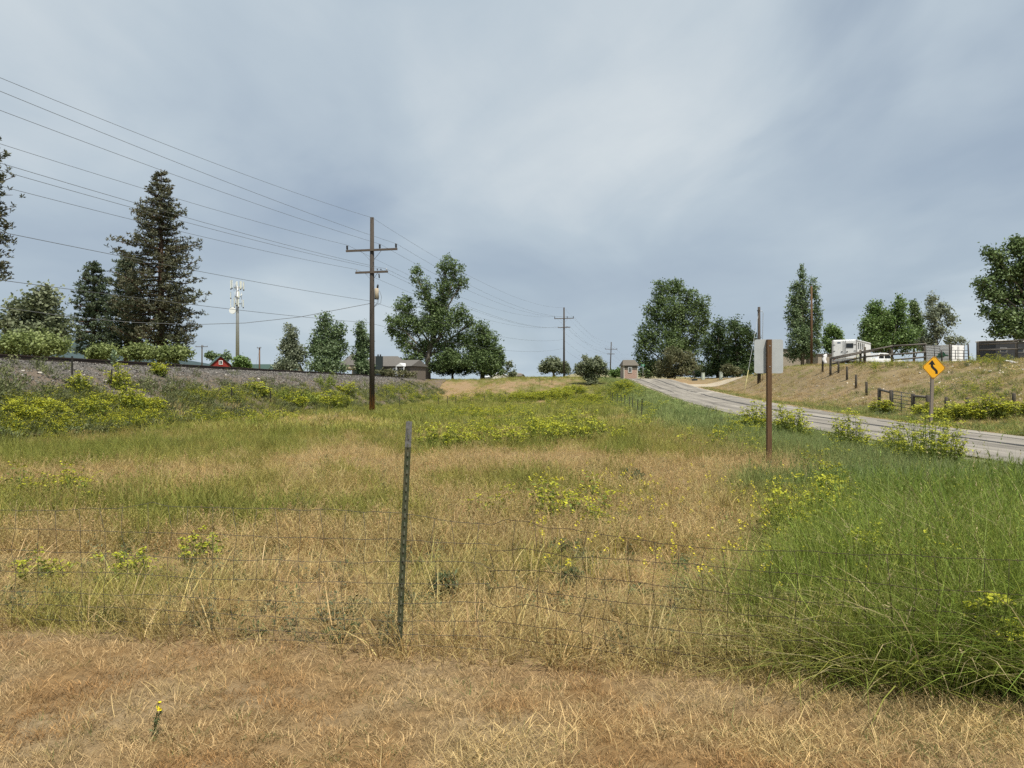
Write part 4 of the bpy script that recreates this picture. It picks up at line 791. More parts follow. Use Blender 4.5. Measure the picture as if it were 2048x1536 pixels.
# ------------------------------------------------------------------ trees
LM = {'cotton': leafmat('cottonwood leaves', (0.098, 0.150, 0.055), (0.163, 0.227, 0.088)), 'poplar': leafmat('poplar leaves', (0.111, 0.169, 0.075), (0.195, 0.260, 0.130)), 'maple': leafmat('dark maple leaves', (0.047, 0.081, 0.029), (0.091, 0.137, 0.047)),
      'bright': leafmat('fresh green leaves', (0.111, 0.189, 0.052), (0.182, 0.267, 0.085)), 'grey': leafmat('greyish leaves', (0.169, 0.202, 0.130), (0.273, 0.305, 0.215)), 'sage': leafmat('olive grey leaves', (0.156, 0.189, 0.104), (0.247, 0.273, 0.169)),
      'brown': leafmat('brownish shrub leaves', (0.111, 0.124, 0.058), (0.195, 0.189, 0.098)), 'lilac': leafmat('light shrub leaves', (0.169, 0.215, 0.072), (0.273, 0.319, 0.117)),
      'pine': mat('pine needles', (0.067, 0.081, 0.043), .6, col2=(0.118, 0.112, 0.067), scale=.5, island=.4, trans=.12), 'pine_y': mat('young pine needles', (0.062, 0.095, 0.050), .6, col2=(0.106, 0.134, 0.078), scale=.5, island=.4, trans=.12)}
def tree(name, label, cat, base_px, Y, lobes, lm, nleaf, lsize, trunk=.3, group=None, bark='bark', lean=0.0, dens=1.0, clump=.5, seed=0, fork=.35, grow_=1.0):
    r = np.random.default_rng(seed + 100); rr = random.Random(seed)
    x0 = (base_px - 1024) / F * Y; z0 = hz1(x0, Y); org = Vector((x0, Y, z0)); o = tag(empty(name, org), label, cat, group)
    LC = []; nleaf = int(nleaf * 1.5); lsize *= .82
    for px, py, rx_, ry_ in lobes:
        rx_ *= grow_; ry_ *= grow_
        c = P(px, py, Y) - org; c.y = rr.uniform(-.55, .55) * rx_ / F * Y; LC.append((c, max(rx_ / F * Y, .15), max(ry_ / F * Y, .15)))
    wts = np.array([(a * a * b) ** .72 for _, a, b in LC]); wts /= wts.sum()
    ncl = max(6, int(nleaf / 16)); li = r.choice(len(LC), ncl, p=wts)
    C0 = np.array([tuple(c) for c, _, _ in LC])[li]; R0 = np.array([(a, a * .95, b) for _, a, b in LC])[li]
    cen = C0 + randdirs(ncl, r) * R0 * (r.uniform(0, 1, ncl) ** .42)[:, None] * r.uniform(.8, 1.12, (ncl, 1)); cen = cen[cen[:, 2] > .25]
    cs = clump * r.uniform(.55, 1.35, len(cen)); k = np.repeat(np.arange(len(cen)), 16)
    pts = cen[k] + r.normal(size=(len(k), 3)) * (cs[k] * .55)[:, None] * np.array((1, 1, .8)); pts = pts[pts[:, 2] > .08]
    Vv, Ff = leaf_quads(pts, lsize, .62, r); mobj('crown', npmesh('crown', Vv, Ff), lm, o)
    m = MB(); top = max(LC, key=lambda q: q[0].z + q[2]); ht = top[0].z; mid = Vector((top[0].x * .45 + lean, top[0].y * .3, ht * .5))
    tp_ = [Vector((0, 0, -.3)), Vector((lean * .25, 0, ht * .22)), mid, Vector((top[0].x, top[0].y, ht * .97))]; m.tube(tp_, [trunk * 1.15, trunk * .85, trunk * .5, trunk * .12], 9)
    def along(u):
        u = max(0, min(.999, u)) * 3; i = int(u); return tp_[i].lerp(tp_[i + 1], u - i)
    for c, a, b in LC:
        if c.z < ht * .2: s0 = along(.16)
        else: s0 = along(max(fork * .6, min(.85, (c.z / ht) * .8 - .08)))
        q = s0.lerp(c, .5) + Vector((rr.uniform(-.2, .2), rr.uniform(-.2, .2), .06 * a)); t_ = trunk * .38 * min(1, a / 2 + .35)
        m.tube([s0, q, c], [t_, t_ * .7, t_ * .35], 6)
        for j in range(4):
            d = Vector((rr.gauss(0, 1), rr.gauss(0, 1), rr.gauss(.5, .8))).normalized(); e = c + Vector((d.x * a, d.y * a, d.z * b)) * .85; s1 = q.lerp(c, rr.uniform(.3, 1)); m.tube([s1, s1.lerp(e, .5) + Vector((0, 0, .05 * a)), e], [t_ * .35, t_ * .25, t_ * .08], 5, False)
    m.build('trunk', MT[bark], o); return o
def pine(name, label, base_px, Y, prof, lm, group, ntuft, seed, off=(1, 1)):
    r = np.random.default_rng(seed); x0 = (base_px - 1024) / F * Y; z0 = hz1(x0, Y); org = Vector((x0, Y, z0)); o = tag(empty(name, org), label, 'tree', group)
    pys = np.array([p[0] for p in prof], float); hw = np.array([p[1] for p in prof], float) / F * Y; zs_ = EYE - (pys - 768) / F * Y - z0; ht = zs_[0]
    m = MB(); m.tube([(0, 0, -.3), (0, 0, ht * .5), (0, 0, ht)], [ht * .020, ht * .013, .03], 9); tufts = []; z = zs_[-1]
    while z < ht - .3:
        R = np.interp(z, zs_[::-1], hw[::-1]); nb = r.integers(4, 7); a0 = r.uniform(0, 6.28)
        for k in range(nb):
            a = a0 + 2 * PI * k / nb + r.uniform(-.4, .4); ln = R * r.uniform(.55, 1.08) * (off[0] if math.cos(a) < 0 else off[1]); ln = max(ln, .2)
            d = Vector((math.cos(a), math.sin(a), 0)); dr = r.uniform(-.10, .22); b0 = Vector((0, 0, z)); b1 = b0 + d * ln * .6 + Vector((0, 0, -.06 * ln + dr * ln * .3)); b2 = b0 + d * ln + Vector((0, 0, dr * ln + .05 * ln))
            m.tube([b0, b1, b2], [.05 + .012 * ln, .03 + .006 * ln, .012], 5, False)
            nt_ = max(5, int(8 * ln + 2))
            for _ in range(nt_):
                u = r.uniform(.35, 1.0) if r.uniform() < .85 else r.uniform(.1, 1); p = b0.lerp(b1, u / .6) if u < .6 else b1.lerp(b2, (u - .6) / .4); sp = .12 * ln * (1.2 - .6 * u) + .10; tufts.append((p.x + r.normal() * sp, p.y + r.normal() * sp, p.z + r.normal() * sp * .35 + .08))
        z += r.uniform(.28, .46) * (ht / 18) ** .5 * 1.15
    m.build('trunk', MT['pinebark'], o); T = np.array(tufts)
    if len(T) > ntuft: T = T[r.choice(len(T), ntuft, False)]
    nn_ = 10; k = np.repeat(np.arange(len(T)), nn_); d = randdirs(len(k), r); d[:, 2] = d[:, 2] * .8 + .25; ln = .30 * r.uniform(.6, 1.2, len(k))[:, None]; sd = np.cross(d, randdirs(len(k), r)); sd /= np.linalg.norm(sd, axis=1)[:, None]; c = T[k]
    V = np.stack([c, c + d * ln * .6 - sd * .045, c + d * ln, c + d * ln * .6 + sd * .045], 1).reshape(-1, 3); mobj('crown', npmesh('crown', V, np.arange(len(V)).reshape(-1, 4)), lm, o); return o
gl = 'trees behind the railway'; gr = 'trees beyond the road'
pine('pine_tree', 'tallest dark pine with ragged open crown behind the railway', 322, 70, [(338, 3), (365, 24), (385, 30), (405, 34), (430, 52), (455, 48), (475, 55), (495, 92), (515, 70), (540, 68), (575, 88), (620, 82), (660, 76), (690, 82), (716, 60)], LM['pine'], gl, 7600, 1, (1.05, .95))
pine('pine_tree', 'shorter conical pine standing left of the tallest pine', 188, 74, [(520, 3), (540, 18), (565, 28), (600, 42), (640, 48), (680, 52), (708, 46)], LM['pine_y'], gl, 3800, 2)
pine('pine_tree', 'mid sized pine merging into the left side of the tallest pine', 252, 73, [(506, 3), (530, 20), (560, 30), (600, 38), (650, 46), (706, 46)], LM['pine_y'], gl, 3400, 3)
pine('pine_tree', 'pine cut by the left edge of the frame', -72, 52, [(235, 4), (270, 60), (330, 85), (400, 84), (470, 92), (520, 86), (560, 84), (600, 66), (640, 30), (660, 10)], LM['pine'], gl, 4200, 4)
tree('broadleaf_tree', 'loose grey green tree at the far left behind the railway', 'tree', 75, 50, [(95, 602, 30, 26), (60, 630, 36, 24), (30, 615, 16, 14), (20, 650, 24, 20), (112, 650, 24, 26), (80, 665, 50, 26)], LM['sage'], 5200, .17, .22, gl, seed=1, clump=.55)
tree('shrub', 'big light green shrub at the left edge behind the rail', 'shrub', 55, 43, [(60, 688, 60, 24), (10, 690, 38, 22), (118, 692, 26, 18)], LM['lilac'], 4200, .12, .08, 'shrubs behind the railway', seed=2, clump=.4)
for i, (px, py, rx_, ry_, lab) in enumerate([(205, 703, 34, 13, 'light green lilac shrub below the conical pine'), (278, 703, 30, 14, 'light green lilac shrub behind the mullein'), (340, 706, 42, 15, 'wide light green lilac shrub under the tallest pine')]):
    tree('shrub', lab, 'shrub', px, 55, [(px - rx_ * .4, py + 3, rx_ * .6, ry_), (px + rx_ * .4, py + 3, rx_ * .6, ry_ * .9), (px, py, rx_ * .7, ry_ * 1.1)], LM['lilac'], 2400, .13, .06, 'shrubs behind the railway', seed=10 + i, clump=.35)
tree('broadleaf_tree', 'small round green tree right of the red barn', 'tree', 483, 142, [(483, 724, 11, 12), (475, 730, 9, 8), (492, 730, 9, 8)], LM['bright'], 1500, .3, .12, gl, seed=21, clump=.5)
tree('broadleaf_tree', 'small dark tree peeping over the red barn ridge', 'tree', 452, 170, [(452, 714, 8, 10), (440, 716, 8, 8), (425, 712, 14, 9)], LM['poplar'], 1300, .3, .12, gl, seed=22, clump=.5)
tree('poplar_tree', 'left of the two grey green poplars behind the track', 'tree', 580, 100, [(580, 668, 13, 22), (575, 695, 20, 26), (590, 712, 20, 28), (572, 732, 22, 16)], LM['grey'], 6000, .17, .16, gl, seed=23, clump=.45)
tree('poplar_tree', 'taller poplar left of the porch turret', 'tree', 652, 99, [(648, 645, 14, 20), (650, 672, 22, 24), (677, 665, 14, 22), (630, 695, 20, 26), (660, 705, 28, 28), (682, 690, 13, 20), (655, 735, 38, 16)], LM['poplar'], 9000, .17, .2, gl, seed=24, clump=.45, grow_=1.12)
tree('poplar_tree', 'narrow poplar directly left of the near utility pole', 'tree', 724, 101, [(722, 660, 10, 18), (726, 685, 15, 22), (722, 710, 18, 24), (728, 735, 18, 14)], LM['poplar'], 4600, .17, .14, gl, seed=25, clump=.45)
tree('shrub', 'olive rounded shrub in front of the dark chimney house', 'shrub', 775, 112, [(765, 745, 14, 8), (785, 746, 14, 7), (806, 748, 14, 7), (824, 750, 12, 6)], LM['brown'], 1400, .16, .06, None, seed=26, clump=.3)
tree('cottonwood_tree', 'huge cottonwood with open limbs and thick pale trunk', 'tree', 855, 158, [(893, 535, 17, 22), (915, 540, 14, 16), (925, 565, 13, 14), (895, 575, 24, 26), (833, 550, 12, 20), (848, 578, 18, 22), (860, 605, 20, 18), (880, 615, 20, 24), (808, 615, 22, 24), (795, 645, 22, 20), (780, 662, 12, 9), (825, 650, 24, 22), (860, 655, 26, 24), (895, 645, 26, 26), (922, 632, 18, 22), (940, 648, 12, 14), (845, 690, 16, 12), (895, 690, 26, 22), (925, 675, 18, 18), (818, 720, 16, 9), (832, 735, 14, 9), (880, 725, 18, 20), (900, 715, 20, 20), (865, 690, 20, 16), (870, 630, 26, 26), (812, 692, 20, 15), (800, 672, 18, 14), (838, 712, 18, 14), (862, 735, 14, 10)], LM['cotton'], 26000, .24, .6, gl, seed=30, clump=.62, lean=.4, fork=.5, grow_=1.12)
tree('cottonwood_tree', 'dense leaning cottonwood right of the huge cottonwood', 'tree', 965, 168, [(962, 665, 16, 22), (978, 690, 20, 30), (945, 695, 22, 26), (992, 715, 16, 28), (960, 725, 34, 24), (1002, 720, 7, 24), (985, 742, 22, 13)], LM['cotton'], 12000, .25, .5, gl, seed=31, clump=.7, grow_=1.1)
tree('broadleaf_tree', 'low dark tree between the two cottonwoods', 'tree', 905, 170, [(905, 722, 22, 22), (890, 738, 18, 15), (925, 735, 18, 18)], LM['maple'], 6000, .25, .3, gl, seed=32, clump=.6)
tree('broadleaf_tree', 'thin leaning half bare tree right of the cottonwoods', 'tree', 1004, 172, [(1018, 732, 8, 8), (1024, 748, 10, 7), (1010, 742, 5, 5)], LM['sage'], 700, .25, .14, gl, seed=33, clump=.45)
tree('broadleaf_tree', 'round crowned tree behind the mid distance utility pole', 'tree', 1108, 185, [(1105, 728, 22, 15), (1090, 735, 13, 12), (1124, 735, 16, 13), (1108, 735, 26, 10), (1135, 742, 8, 9)], LM['sage'], 6500, .24, .4, None, seed=34, clump=.5)
tree('shrub', 'large grey green bush standing at the end of the meadow', 'shrub', 1182, 118, [(1180, 730, 20, 16), (1162, 738, 13, 11), (1200, 735, 14, 14), (1182, 750, 20, 14), (1185, 765, 12, 8), (1172, 718, 8, 8), (1195, 720, 7, 8), (1155, 742, 7, 6), (1211, 744, 6, 8)], LM['sage'], 6500, .17, .14, None, seed=35, clump=.38)
tree('shrub', 'low green bush left of the brick house', 'shrub', 1232, 175, [(1228, 747, 12, 8), (1242, 744, 11, 10)], LM['bright'], 1600, .25, .1, None, seed=36, clump=.45)
tree('cottonwood_tree', 'broad tall cottonwood beyond the road crest', 'tree', 1340, 168, [(1320, 585, 17, 24), (1352, 578, 20, 22), (1375, 600, 18, 22), (1402, 615, 16, 22), (1412, 640, 9, 22), (1305, 625, 16, 26), (1335, 625, 26, 30), (1370, 640, 28, 32), (1400, 665, 18, 24), (1300, 670, 20, 32), (1335, 685, 32, 36), (1375, 695, 30, 32), (1282, 690, 14, 28), (1290, 725, 18, 22), (1320, 735, 26, 16), (1300, 745, 24, 10), (1390, 735, 26, 16)], LM['cotton'], 24000, .26, .55, gr, seed=40, clump=.7, grow_=1.16)
tree('broadleaf_tree', 'left dark maple beyond the utility boxes', 'tree', 1436, 128, [(1455, 695, 16, 24), (1418, 690, 12, 20), (1436, 655, 14, 14), (1440, 680, 18, 22), (1428, 712, 18, 24), (1450, 725, 20, 18), (1430, 738, 18, 16), (1452, 742, 18, 12)], LM['maple'], 7500, .2, .28, gr, seed=41, clump=.55, grow_=1.25)
tree('broadleaf_tree', 'right dark maple beside the guyed pole', 'tree', 1478, 124, [(1468, 645, 10, 13), (1470, 668, 18, 18), (1490, 660, 10, 12), (1500, 680, 12, 18), (1485, 705, 24, 26), (1500, 722, 14, 16), (1465, 725, 20, 16), (1475, 740, 22, 12), (1500, 738, 14, 12)], LM['maple'], 8500, .2, .3, gr, seed=42, clump=.55, grow_=1.2)
tree('shrub', 'brownish twiggy bush under the broad cottonwood', 'shrub', 1350, 142, [(1345, 715, 24, 22), (1372, 722, 22, 20), (1325, 735, 18, 14), (1365, 740, 30, 12), (1395, 738, 20, 14), (1340, 748, 30, 8)], LM['brown'], 8000, .18, .12, gr, seed=43, clump=.45)
tree('shrub', 'low olive bush right of the utility boxes', 'shrub', 1466, 116, [(1455, 738, 14, 9), (1472, 742, 14, 7)], LM['brown'], 1800, .15, .06, gr, seed=44, clump=.3)
tree('shrub', 'dark green hedge bush behind the left utility box', 'shrub', 1416, 133, [(1412, 742, 16, 11), (1428, 744, 18, 10), (1395, 748, 18, 9), (1445, 747, 18, 9)], LM['maple'], 1600, .17, .06, gr, seed=45, clump=.3)
tree('poplar_tree', 'columnar poplar with thin bare top behind the reddish pole', 'tree', 1605, 94, [(1606, 545, 5, 16), (1602, 572, 8, 18), (1590, 590, 10, 22), (1608, 605, 12, 26), (1627, 575, 8, 22), (1632, 605, 8, 26), (1588, 630, 14, 30), (1612, 645, 18, 32), (1632, 645, 9, 30), (1592, 675, 18, 28), (1620, 685, 18, 28), (1600, 705, 24, 14)], LM['poplar'], 13000, .14, .22, gr, seed=46, clump=.36, grow_=1.22)
tree('broadleaf_tree', 'small green tree right of the columnar poplar', 'tree', 1664, 105, [(1662, 662, 13, 13), (1674, 675, 10, 14), (1655, 685, 12, 16), (1668, 698, 14, 12)], LM['bright'], 3600, .17, .16, gr, seed=47, clump=.4)
tree('broadleaf_tree', 'wide fresh green tree behind the horse trailer and rail fence', 'tree', 1775, 108, [(1752, 618, 14, 16), (1735, 650, 15, 18), (1765, 645, 22, 26), (1798, 610, 11, 18), (1795, 645, 22, 28), (1738, 680, 18, 18), (1770, 685, 28, 22), (1810, 680, 22, 26)], LM['bright'], 13000, .19, .35, gr, seed=48, clump=.55, grow_=1.15)
tree('broadleaf_tree', 'narrow dark green tree between the wide tree and the sparse tree', 'tree', 1828, 112, [(1826, 615, 8, 14), (1832, 645, 14, 24), (1838, 680, 16, 24)], LM['cotton'], 4200, .18, .22, gr, seed=49, clump=.45)
tree('broadleaf_tree', 'sparse half dead grey tree left of the white cargo trailer', 'tree', 1876, 102, [(1864, 600, 10, 16), (1862, 630, 16, 18), (1885, 622, 14, 16), (1900, 640, 10, 14), (1875, 660, 18, 18), (1858, 685, 18, 16), (1900, 680, 12, 10), (1922, 682, 9, 9)], LM['grey'], 3800, .19, .24, gr, seed=50, clump=.5)
tree('cottonwood_tree', 'big ragged tree cut by the right edge of the frame', 'tree', 2085, 66, [(2030, 495, 20, 20), (1994, 515, 18, 20), (1975, 502, 8, 8), (2010, 545, 24, 24), (2045, 540, 24, 30), (1966, 565, 17, 11), (1995, 585, 26, 22), (1972, 590, 14, 9), (2035, 590, 30, 28), (1985, 625, 20, 16), (2015, 635, 30, 20), (2050, 640, 30, 24), (2005, 660, 24, 12), (2045, 668, 30, 12), (2085, 560, 40, 60), (2120, 620, 40, 50)], LM['cotton'], 15000, .17, .4, gr, seed=51, clump=.5)

# ------------------------------------------------------------------ leafy spurge: yellow green flowering weeds
def spurge_mesh(name, R, H, ns, seed, lsz, dome=.55, nl=9, nf=13):
    """returns (stems and leaves, flower heads): ns stems spread over a rounded clump"""
    r = np.random.default_rng(seed); a = r.uniform(0, 2 * PI, ns); q = np.sqrt(r.uniform(0, 1, ns)) * R * .8; bx, by = q * np.cos(a), q * np.sin(a); hh = H * (1 - dome * (q / R) ** 2) * r.uniform(.45, 1.15, ns) * (.65 + .7 * vnoise(bx / R * 1.6 + seed, by / R * 1.6, 3))
    tx, ty = bx * 1.25 + r.normal(size=ns) * .06 * H, by * 1.25 + r.normal(size=ns) * .06 * H
    u = r.uniform(.12, .97, (ns, nl)); lc = np.stack([bx[:, None] + (tx - bx)[:, None] * u, by[:, None] + (ty - by)[:, None] * u, hh[:, None] * u], 2).reshape(-1, 3); lc += r.normal(size=lc.shape) * lsz * .7
    V1, F1 = leaf_quads(lc, lsz, .32, r); w_ = max(.003, H * .006); d = np.stack([np.cos(a + 1.57), np.sin(a + 1.57), np.zeros(ns)], 1) * w_
    B = np.stack([bx, by, np.zeros(ns) - .03], 1); T = np.stack([tx, ty, hh], 1); V0 = np.stack([B - d, B + d, T + d * .5, T - d * .5], 1).reshape(-1, 3); F0 = np.arange(4 * ns).reshape(-1, 4)
    lv = npmesh(name + '_leaves', np.concatenate([V0, V1]), np.concatenate([F0, F1 + len(V0)]))
    fc = np.repeat(T, nf, 0) + r.normal(size=(ns * nf, 3)) * np.array((lsz * 1.1, lsz * 1.1, lsz * .35)); V2, F2 = leaf_quads(fc, lsz * .55, .8, r, 1.2)
    return lv, npmesh(name + '_flowers', V2, F2)
SLEAF = mat('spurge leaves', (.19, .235, .04), .6, island=.35, trans=.25); SFLOW = mat('spurge flower heads', (.37, .385, .03), .6, island=.25, trans=.2)
SLEAF2 = mat('grey green weed leaves', (.10, .125, .055), .65, island=.35, trans=.2)
def spurge(px, py, Rpx, Hpx, label, group, seed, Y=None, name='spurge_plant', fl=True, ns=None, cat='plant', leafm=None):
    if Y is None: x, Y = G(px, py)
    else: x = (px - 1024) / F * Y
    z = hz1(x, Y); R = Rpx / F * Y; H = Hpx / F * Y; lsz = max(.026, min(.09, Y * .0021)); ns = ns or int(min(420, 20 + 2.0 * (R / lsz) ** 1.5))
    lv, fl_ = spurge_mesh('spurge', R, H, ns, seed, lsz, nl=15 if Y < 20 else 10); o = tag(empty(name, (x, Y, z)), label, cat, group)
    mobj('foliage', lv, leafm or SLEAF, o)
    if fl: tag(mobj('flower_heads', fl_, SFLOW, o), kind='stuff')
    return o
gs = 'flowering spurge clumps'
for i, a in enumerate([
    (1840, 930, 88, 84, 'largest spurge clump beside the near road edge', gs), (1702, 900, 38, 64, 'tall spurge clump between the sign post and the largest clump', gs), (1585, 872, 40, 54, 'spurge clump immediately right of the brown sign post', gs), (1503, 864, 34, 52, 'spurge clump immediately left of the brown sign post', gs),
    (1650, 1090, 64, 100, 'spurge clump standing in the tall grass on the right', gs), (1570, 1105, 50, 90, 'smaller spurge clump beside the one in the tall grass', gs), (1735, 1200, 64, 120, 'spurge patch low in the tall grass behind the fence', gs), (2010, 1380, 50, 170, 'spurge plant in the tall grass at the right edge', gs),
    (1140, 885, 70, 58, 'spurge clump in the middle of the meadow, right part', gs), (1070, 890, 60, 46, 'spurge clump in the middle of the meadow, centre part', gs), (880, 900, 56, 46, 'spurge clump right of the steel post top', gs), (985, 894, 66, 36, 'low spurge drift between the middle clumps', gs), (1238, 884, 20, 28, 'small spurge clump right of the middle clumps', gs)]):
    spurge(*a, seed=200 + i, ns=None if i < 8 else (120, 90, 80, 70, 30)[i - 8])
spurge(237, 779, 26, 50, 'round yellow bush on the ballast slope under the mullein', None, 231); spurge(160, 790, 24, 40, 'smaller faded yellow bush on the ballast slope at the left', None, 232); spurge(318, 752, 18, 24, 'pale yellow weed near the rail right of the mullein', None, 233)
for i, (px, py, rx_, h_) in enumerate([(90, 830, 40, 40), (165, 838, 46, 44), (255, 826, 40, 44), (40, 850, 40, 36), (300, 826, 30, 30)]): spurge(px, py, rx_, h_, ['second from left', 'third from left', 'second from right', 'leftmost', 'rightmost'][i] + ' bright spurge clump at the foot of the ballast slope', 'spurge at the foot of the slope', 240 + i)
for i, (px, py, rx_, h_) in enumerate([(515, 792, 24, 28), (650, 775, 22, 32), (690, 790, 20, 22), (610, 806, 28, 22), (660, 818, 40, 28), (560, 800, 22, 20), (590, 815, 24, 20)]): spurge(px, py, rx_, h_, ['leftmost', 'highest', 'rightmost', 'central', 'lowest and widest', 'second from left', 'third from left'][i] + ' bright green weed clump on the slope left of the utility pole', 'weeds on the slope', 250 + i, fl=i % 2 == 0)
for i, (px, py, rx_, h_) in enumerate([(1060, 798, 40, 14), (1110, 795, 40, 14), (1150, 786, 26, 12), (1250, 778, 20, 14), (1185, 800, 20, 12)]): spurge(px, py, rx_, h_, ['leftmost', 'second', 'third', 'rightmost', 'fourth'][i] + ' far yellow green spurge drift near the end of the meadow', 'far spurge drifts', 260 + i)
for i, (px, py, rx_, h_, Y) in enumerate([(1895, 838, 32, 38, 36), (1935, 840, 34, 40, 35.5), (1980, 844, 34, 40, 35), (2025, 847, 34, 36, 34.5)]):
    spurge(px, py, rx_, h_, ['leftmost', 'second', 'third', 'rightmost'][i] + ' bush of the yellow green hedge right of the warning sign', 'hedge right of the warning sign', 270 + i, Y=Y, name='hedge_bush', cat='bush')
spurge(1765, 818, 22, 30, 'yellow green bush left of the roadside gate', None, 280, Y=43.2, name='hedge_bush', cat='bush'); spurge(1842, 832, 16, 28, 'yellow green bush between the gate and the warning sign', None, 281, Y=40.5, name='hedge_bush', cat='bush')
for i, a in enumerate([(885, 1200, 26, 62, 'grey green bushy weed behind the fence right of the steel post', None), (1262, 965, 26, 34, 'blue grey weed tuft near the middle of the meadow', None), (1130, 1110, 40, 32, 'low dark green weed behind the rusty wire', None), (600, 1030, 22, 30, 'small grey green weed left of the steel post', None), (1140, 1175, 26, 36, 'grey green weed left of the tall grass', None)]): spurge(*a, seed=290 + i, name='weed', fl=False, leafm=SLEAF2)
for i, (px, py, rx_, h_) in enumerate([(100, 1165, 60, 56), (255, 1165, 52, 66), (400, 1125, 50, 60)]): spurge(px, py, rx_, h_, ['leftmost', 'middle', 'rightmost'][i] + ' of three small spurge plants in dry grass at the left', 'small spurge plants', 300 + i, ns=20)
# foreground weed with a yellow flower
x, Y = G(308, 1485); o = tag(empty('weed', (x, Y, hz1(x, Y))), 'single small yellow flowered weed on the mown ground', 'plant'); r_ = np.random.default_rng(5)
m = MB(); m.tube([(0, 0, -.01), (.012, 0, .06), (.03, 0, .125)], .002, 5); m.tube([(0, 0, .03), (.012, 0, .1), (.02, 0, .155)], .0018, 5); m.build('stem', MT['stem'], o)
V, F4 = leaf_quads(np.stack([r_.normal(size=60) * .008 + np.linspace(0, .025, 60), r_.normal(size=60) * .008, np.linspace(.005, .115, 60)], 1), .013, .25, r_); mobj('foliage', npmesh('foliage', V, F4), SLEAF2, o)
V, F4 = leaf_quads(np.concatenate([np.array((.03, 0, .128)) + r_.normal(size=(16, 3)) * .006, np.array((.02, 0, .157)) + r_.normal(size=(8, 3)) * .005]), .007, .8, r_, 1); mobj('flower_head', npmesh('flower', V, F4), mat('yellow petals', (.75, .60, .02), .6), o)
# mullein beside the rail
x, Y = G(228, 733); z = hz1(x, Y); o = tag(empty('mullein', (x, Y, z)), 'pale woolly mullein with broad leaves standing at the rail', 'plant'); MB().tube([(0, 0, -.05), (0, 0, .75)], [.03, .012], 6).build('stem', MT['stem'], o); ml = mat('woolly pale leaves', (.26, .33, .20), .8, var=.1, scale=8)
for k in range(16):
    a = k * 2.4; zl = .05 + .038 * k; ln_ = .42 * (1 - .45 * k / 16); el = .35 + .06 * k; d = Vector((math.cos(a) * math.cos(el), math.sin(a) * math.cos(el), math.sin(el))); s_ = Vector((-math.sin(a), math.cos(a), 0)); b0 = Vector((0, 0, zl)); nrm = d.cross(s_)
    m = MB(); m.add([b0 - s_ * .015, b0 + s_ * .015, b0 + d * ln_ * .55 + s_ * .075 - nrm * .02, b0 + d * ln_ - nrm * .02 * 0 + Vector((0, 0, -.05)), b0 + d * ln_ * .55 - s_ * .075 - nrm * .02, b0 + d * ln_ * .5], [(0, 1, 2, 5), (5, 2, 3), (5, 3, 4), (0, 5, 4)], True); m.build('leaf', ml, o)
# pale litter and stones on the banks
def stone_mesh(nm, s, seed):
    r = np.random.default_rng(seed); import bmesh; bm = bmesh.new(); bmesh.ops.create_icosphere(bm, subdivisions=1, radius=1)
    for v in bm.verts: v.co = Vector(v.co) * (1 + r.uniform(-.3, .3)); v.co.z *= .65
    me = bpy.data.meshes.new(nm); bm.to_mesh(me); bm.free(); return me
stones = [stone_mesh('stone', 1, k) for k in range(4)]
for q in stones: q.materials.append(MT['litter'])
SL = ['leftmost', 'second leftmost', 'third from left', 'fourth from left', 'fifth from left', 'eighth from left', 'ninth from left', 'rightmost', 'small low', 'seventh from left', 'third from right', 'leftmost', 'rightmost', 'second from right', 'second from left']
for i, (px, py, s) in enumerate([(45, 745, .07), (80, 752, .08), (115, 775, .07), (210, 766, .08), (340, 769, .06), (516, 760, .09), (597, 776, .08), (625, 768, .08), (328, 808, .06), (452, 752, .07), (1840, 748, .1), (1815, 737, .1), (1980, 745, .1), (1905, 735, .1), (1860, 742, .1)]):
    x, Y = G(px, py); o = bpy.data.objects.new('stone', stones[i % 4]); C.objects.link(o); o.location = (x, Y, hz1(x, Y) + s * .45); o.scale = (s * 1.2, s, s); o.rotation_euler = (.2, .1, i * 1.3); tag(o, SL[i] + (' pale stone on the ballast slope' if px < 1000 else ' pale stone on the bank below the corral'), 'stone', 'pale stones on the slope' if px < 1000 else 'pale stones on the bank')
for i, (px, py, s) in enumerate([(2008, 722, .35), (2016, 724, .3), (2027, 727, .32)]):
    x, Y = G(px, py); o = MB().box((0, 0, 0), (s * 1.8, .16, .08)).build('board', MT['white']); bev(o, .015, 2); o.location = (x, Y - .1, hz1(x, Y) + .06); o.rotation_euler = (0, .12, -.2 + .2 * i); tag(o, ['left', 'middle', 'right'][i] + ' of three white scraps lying on the bank at the right', 'scrap', 'white scraps on the bank')

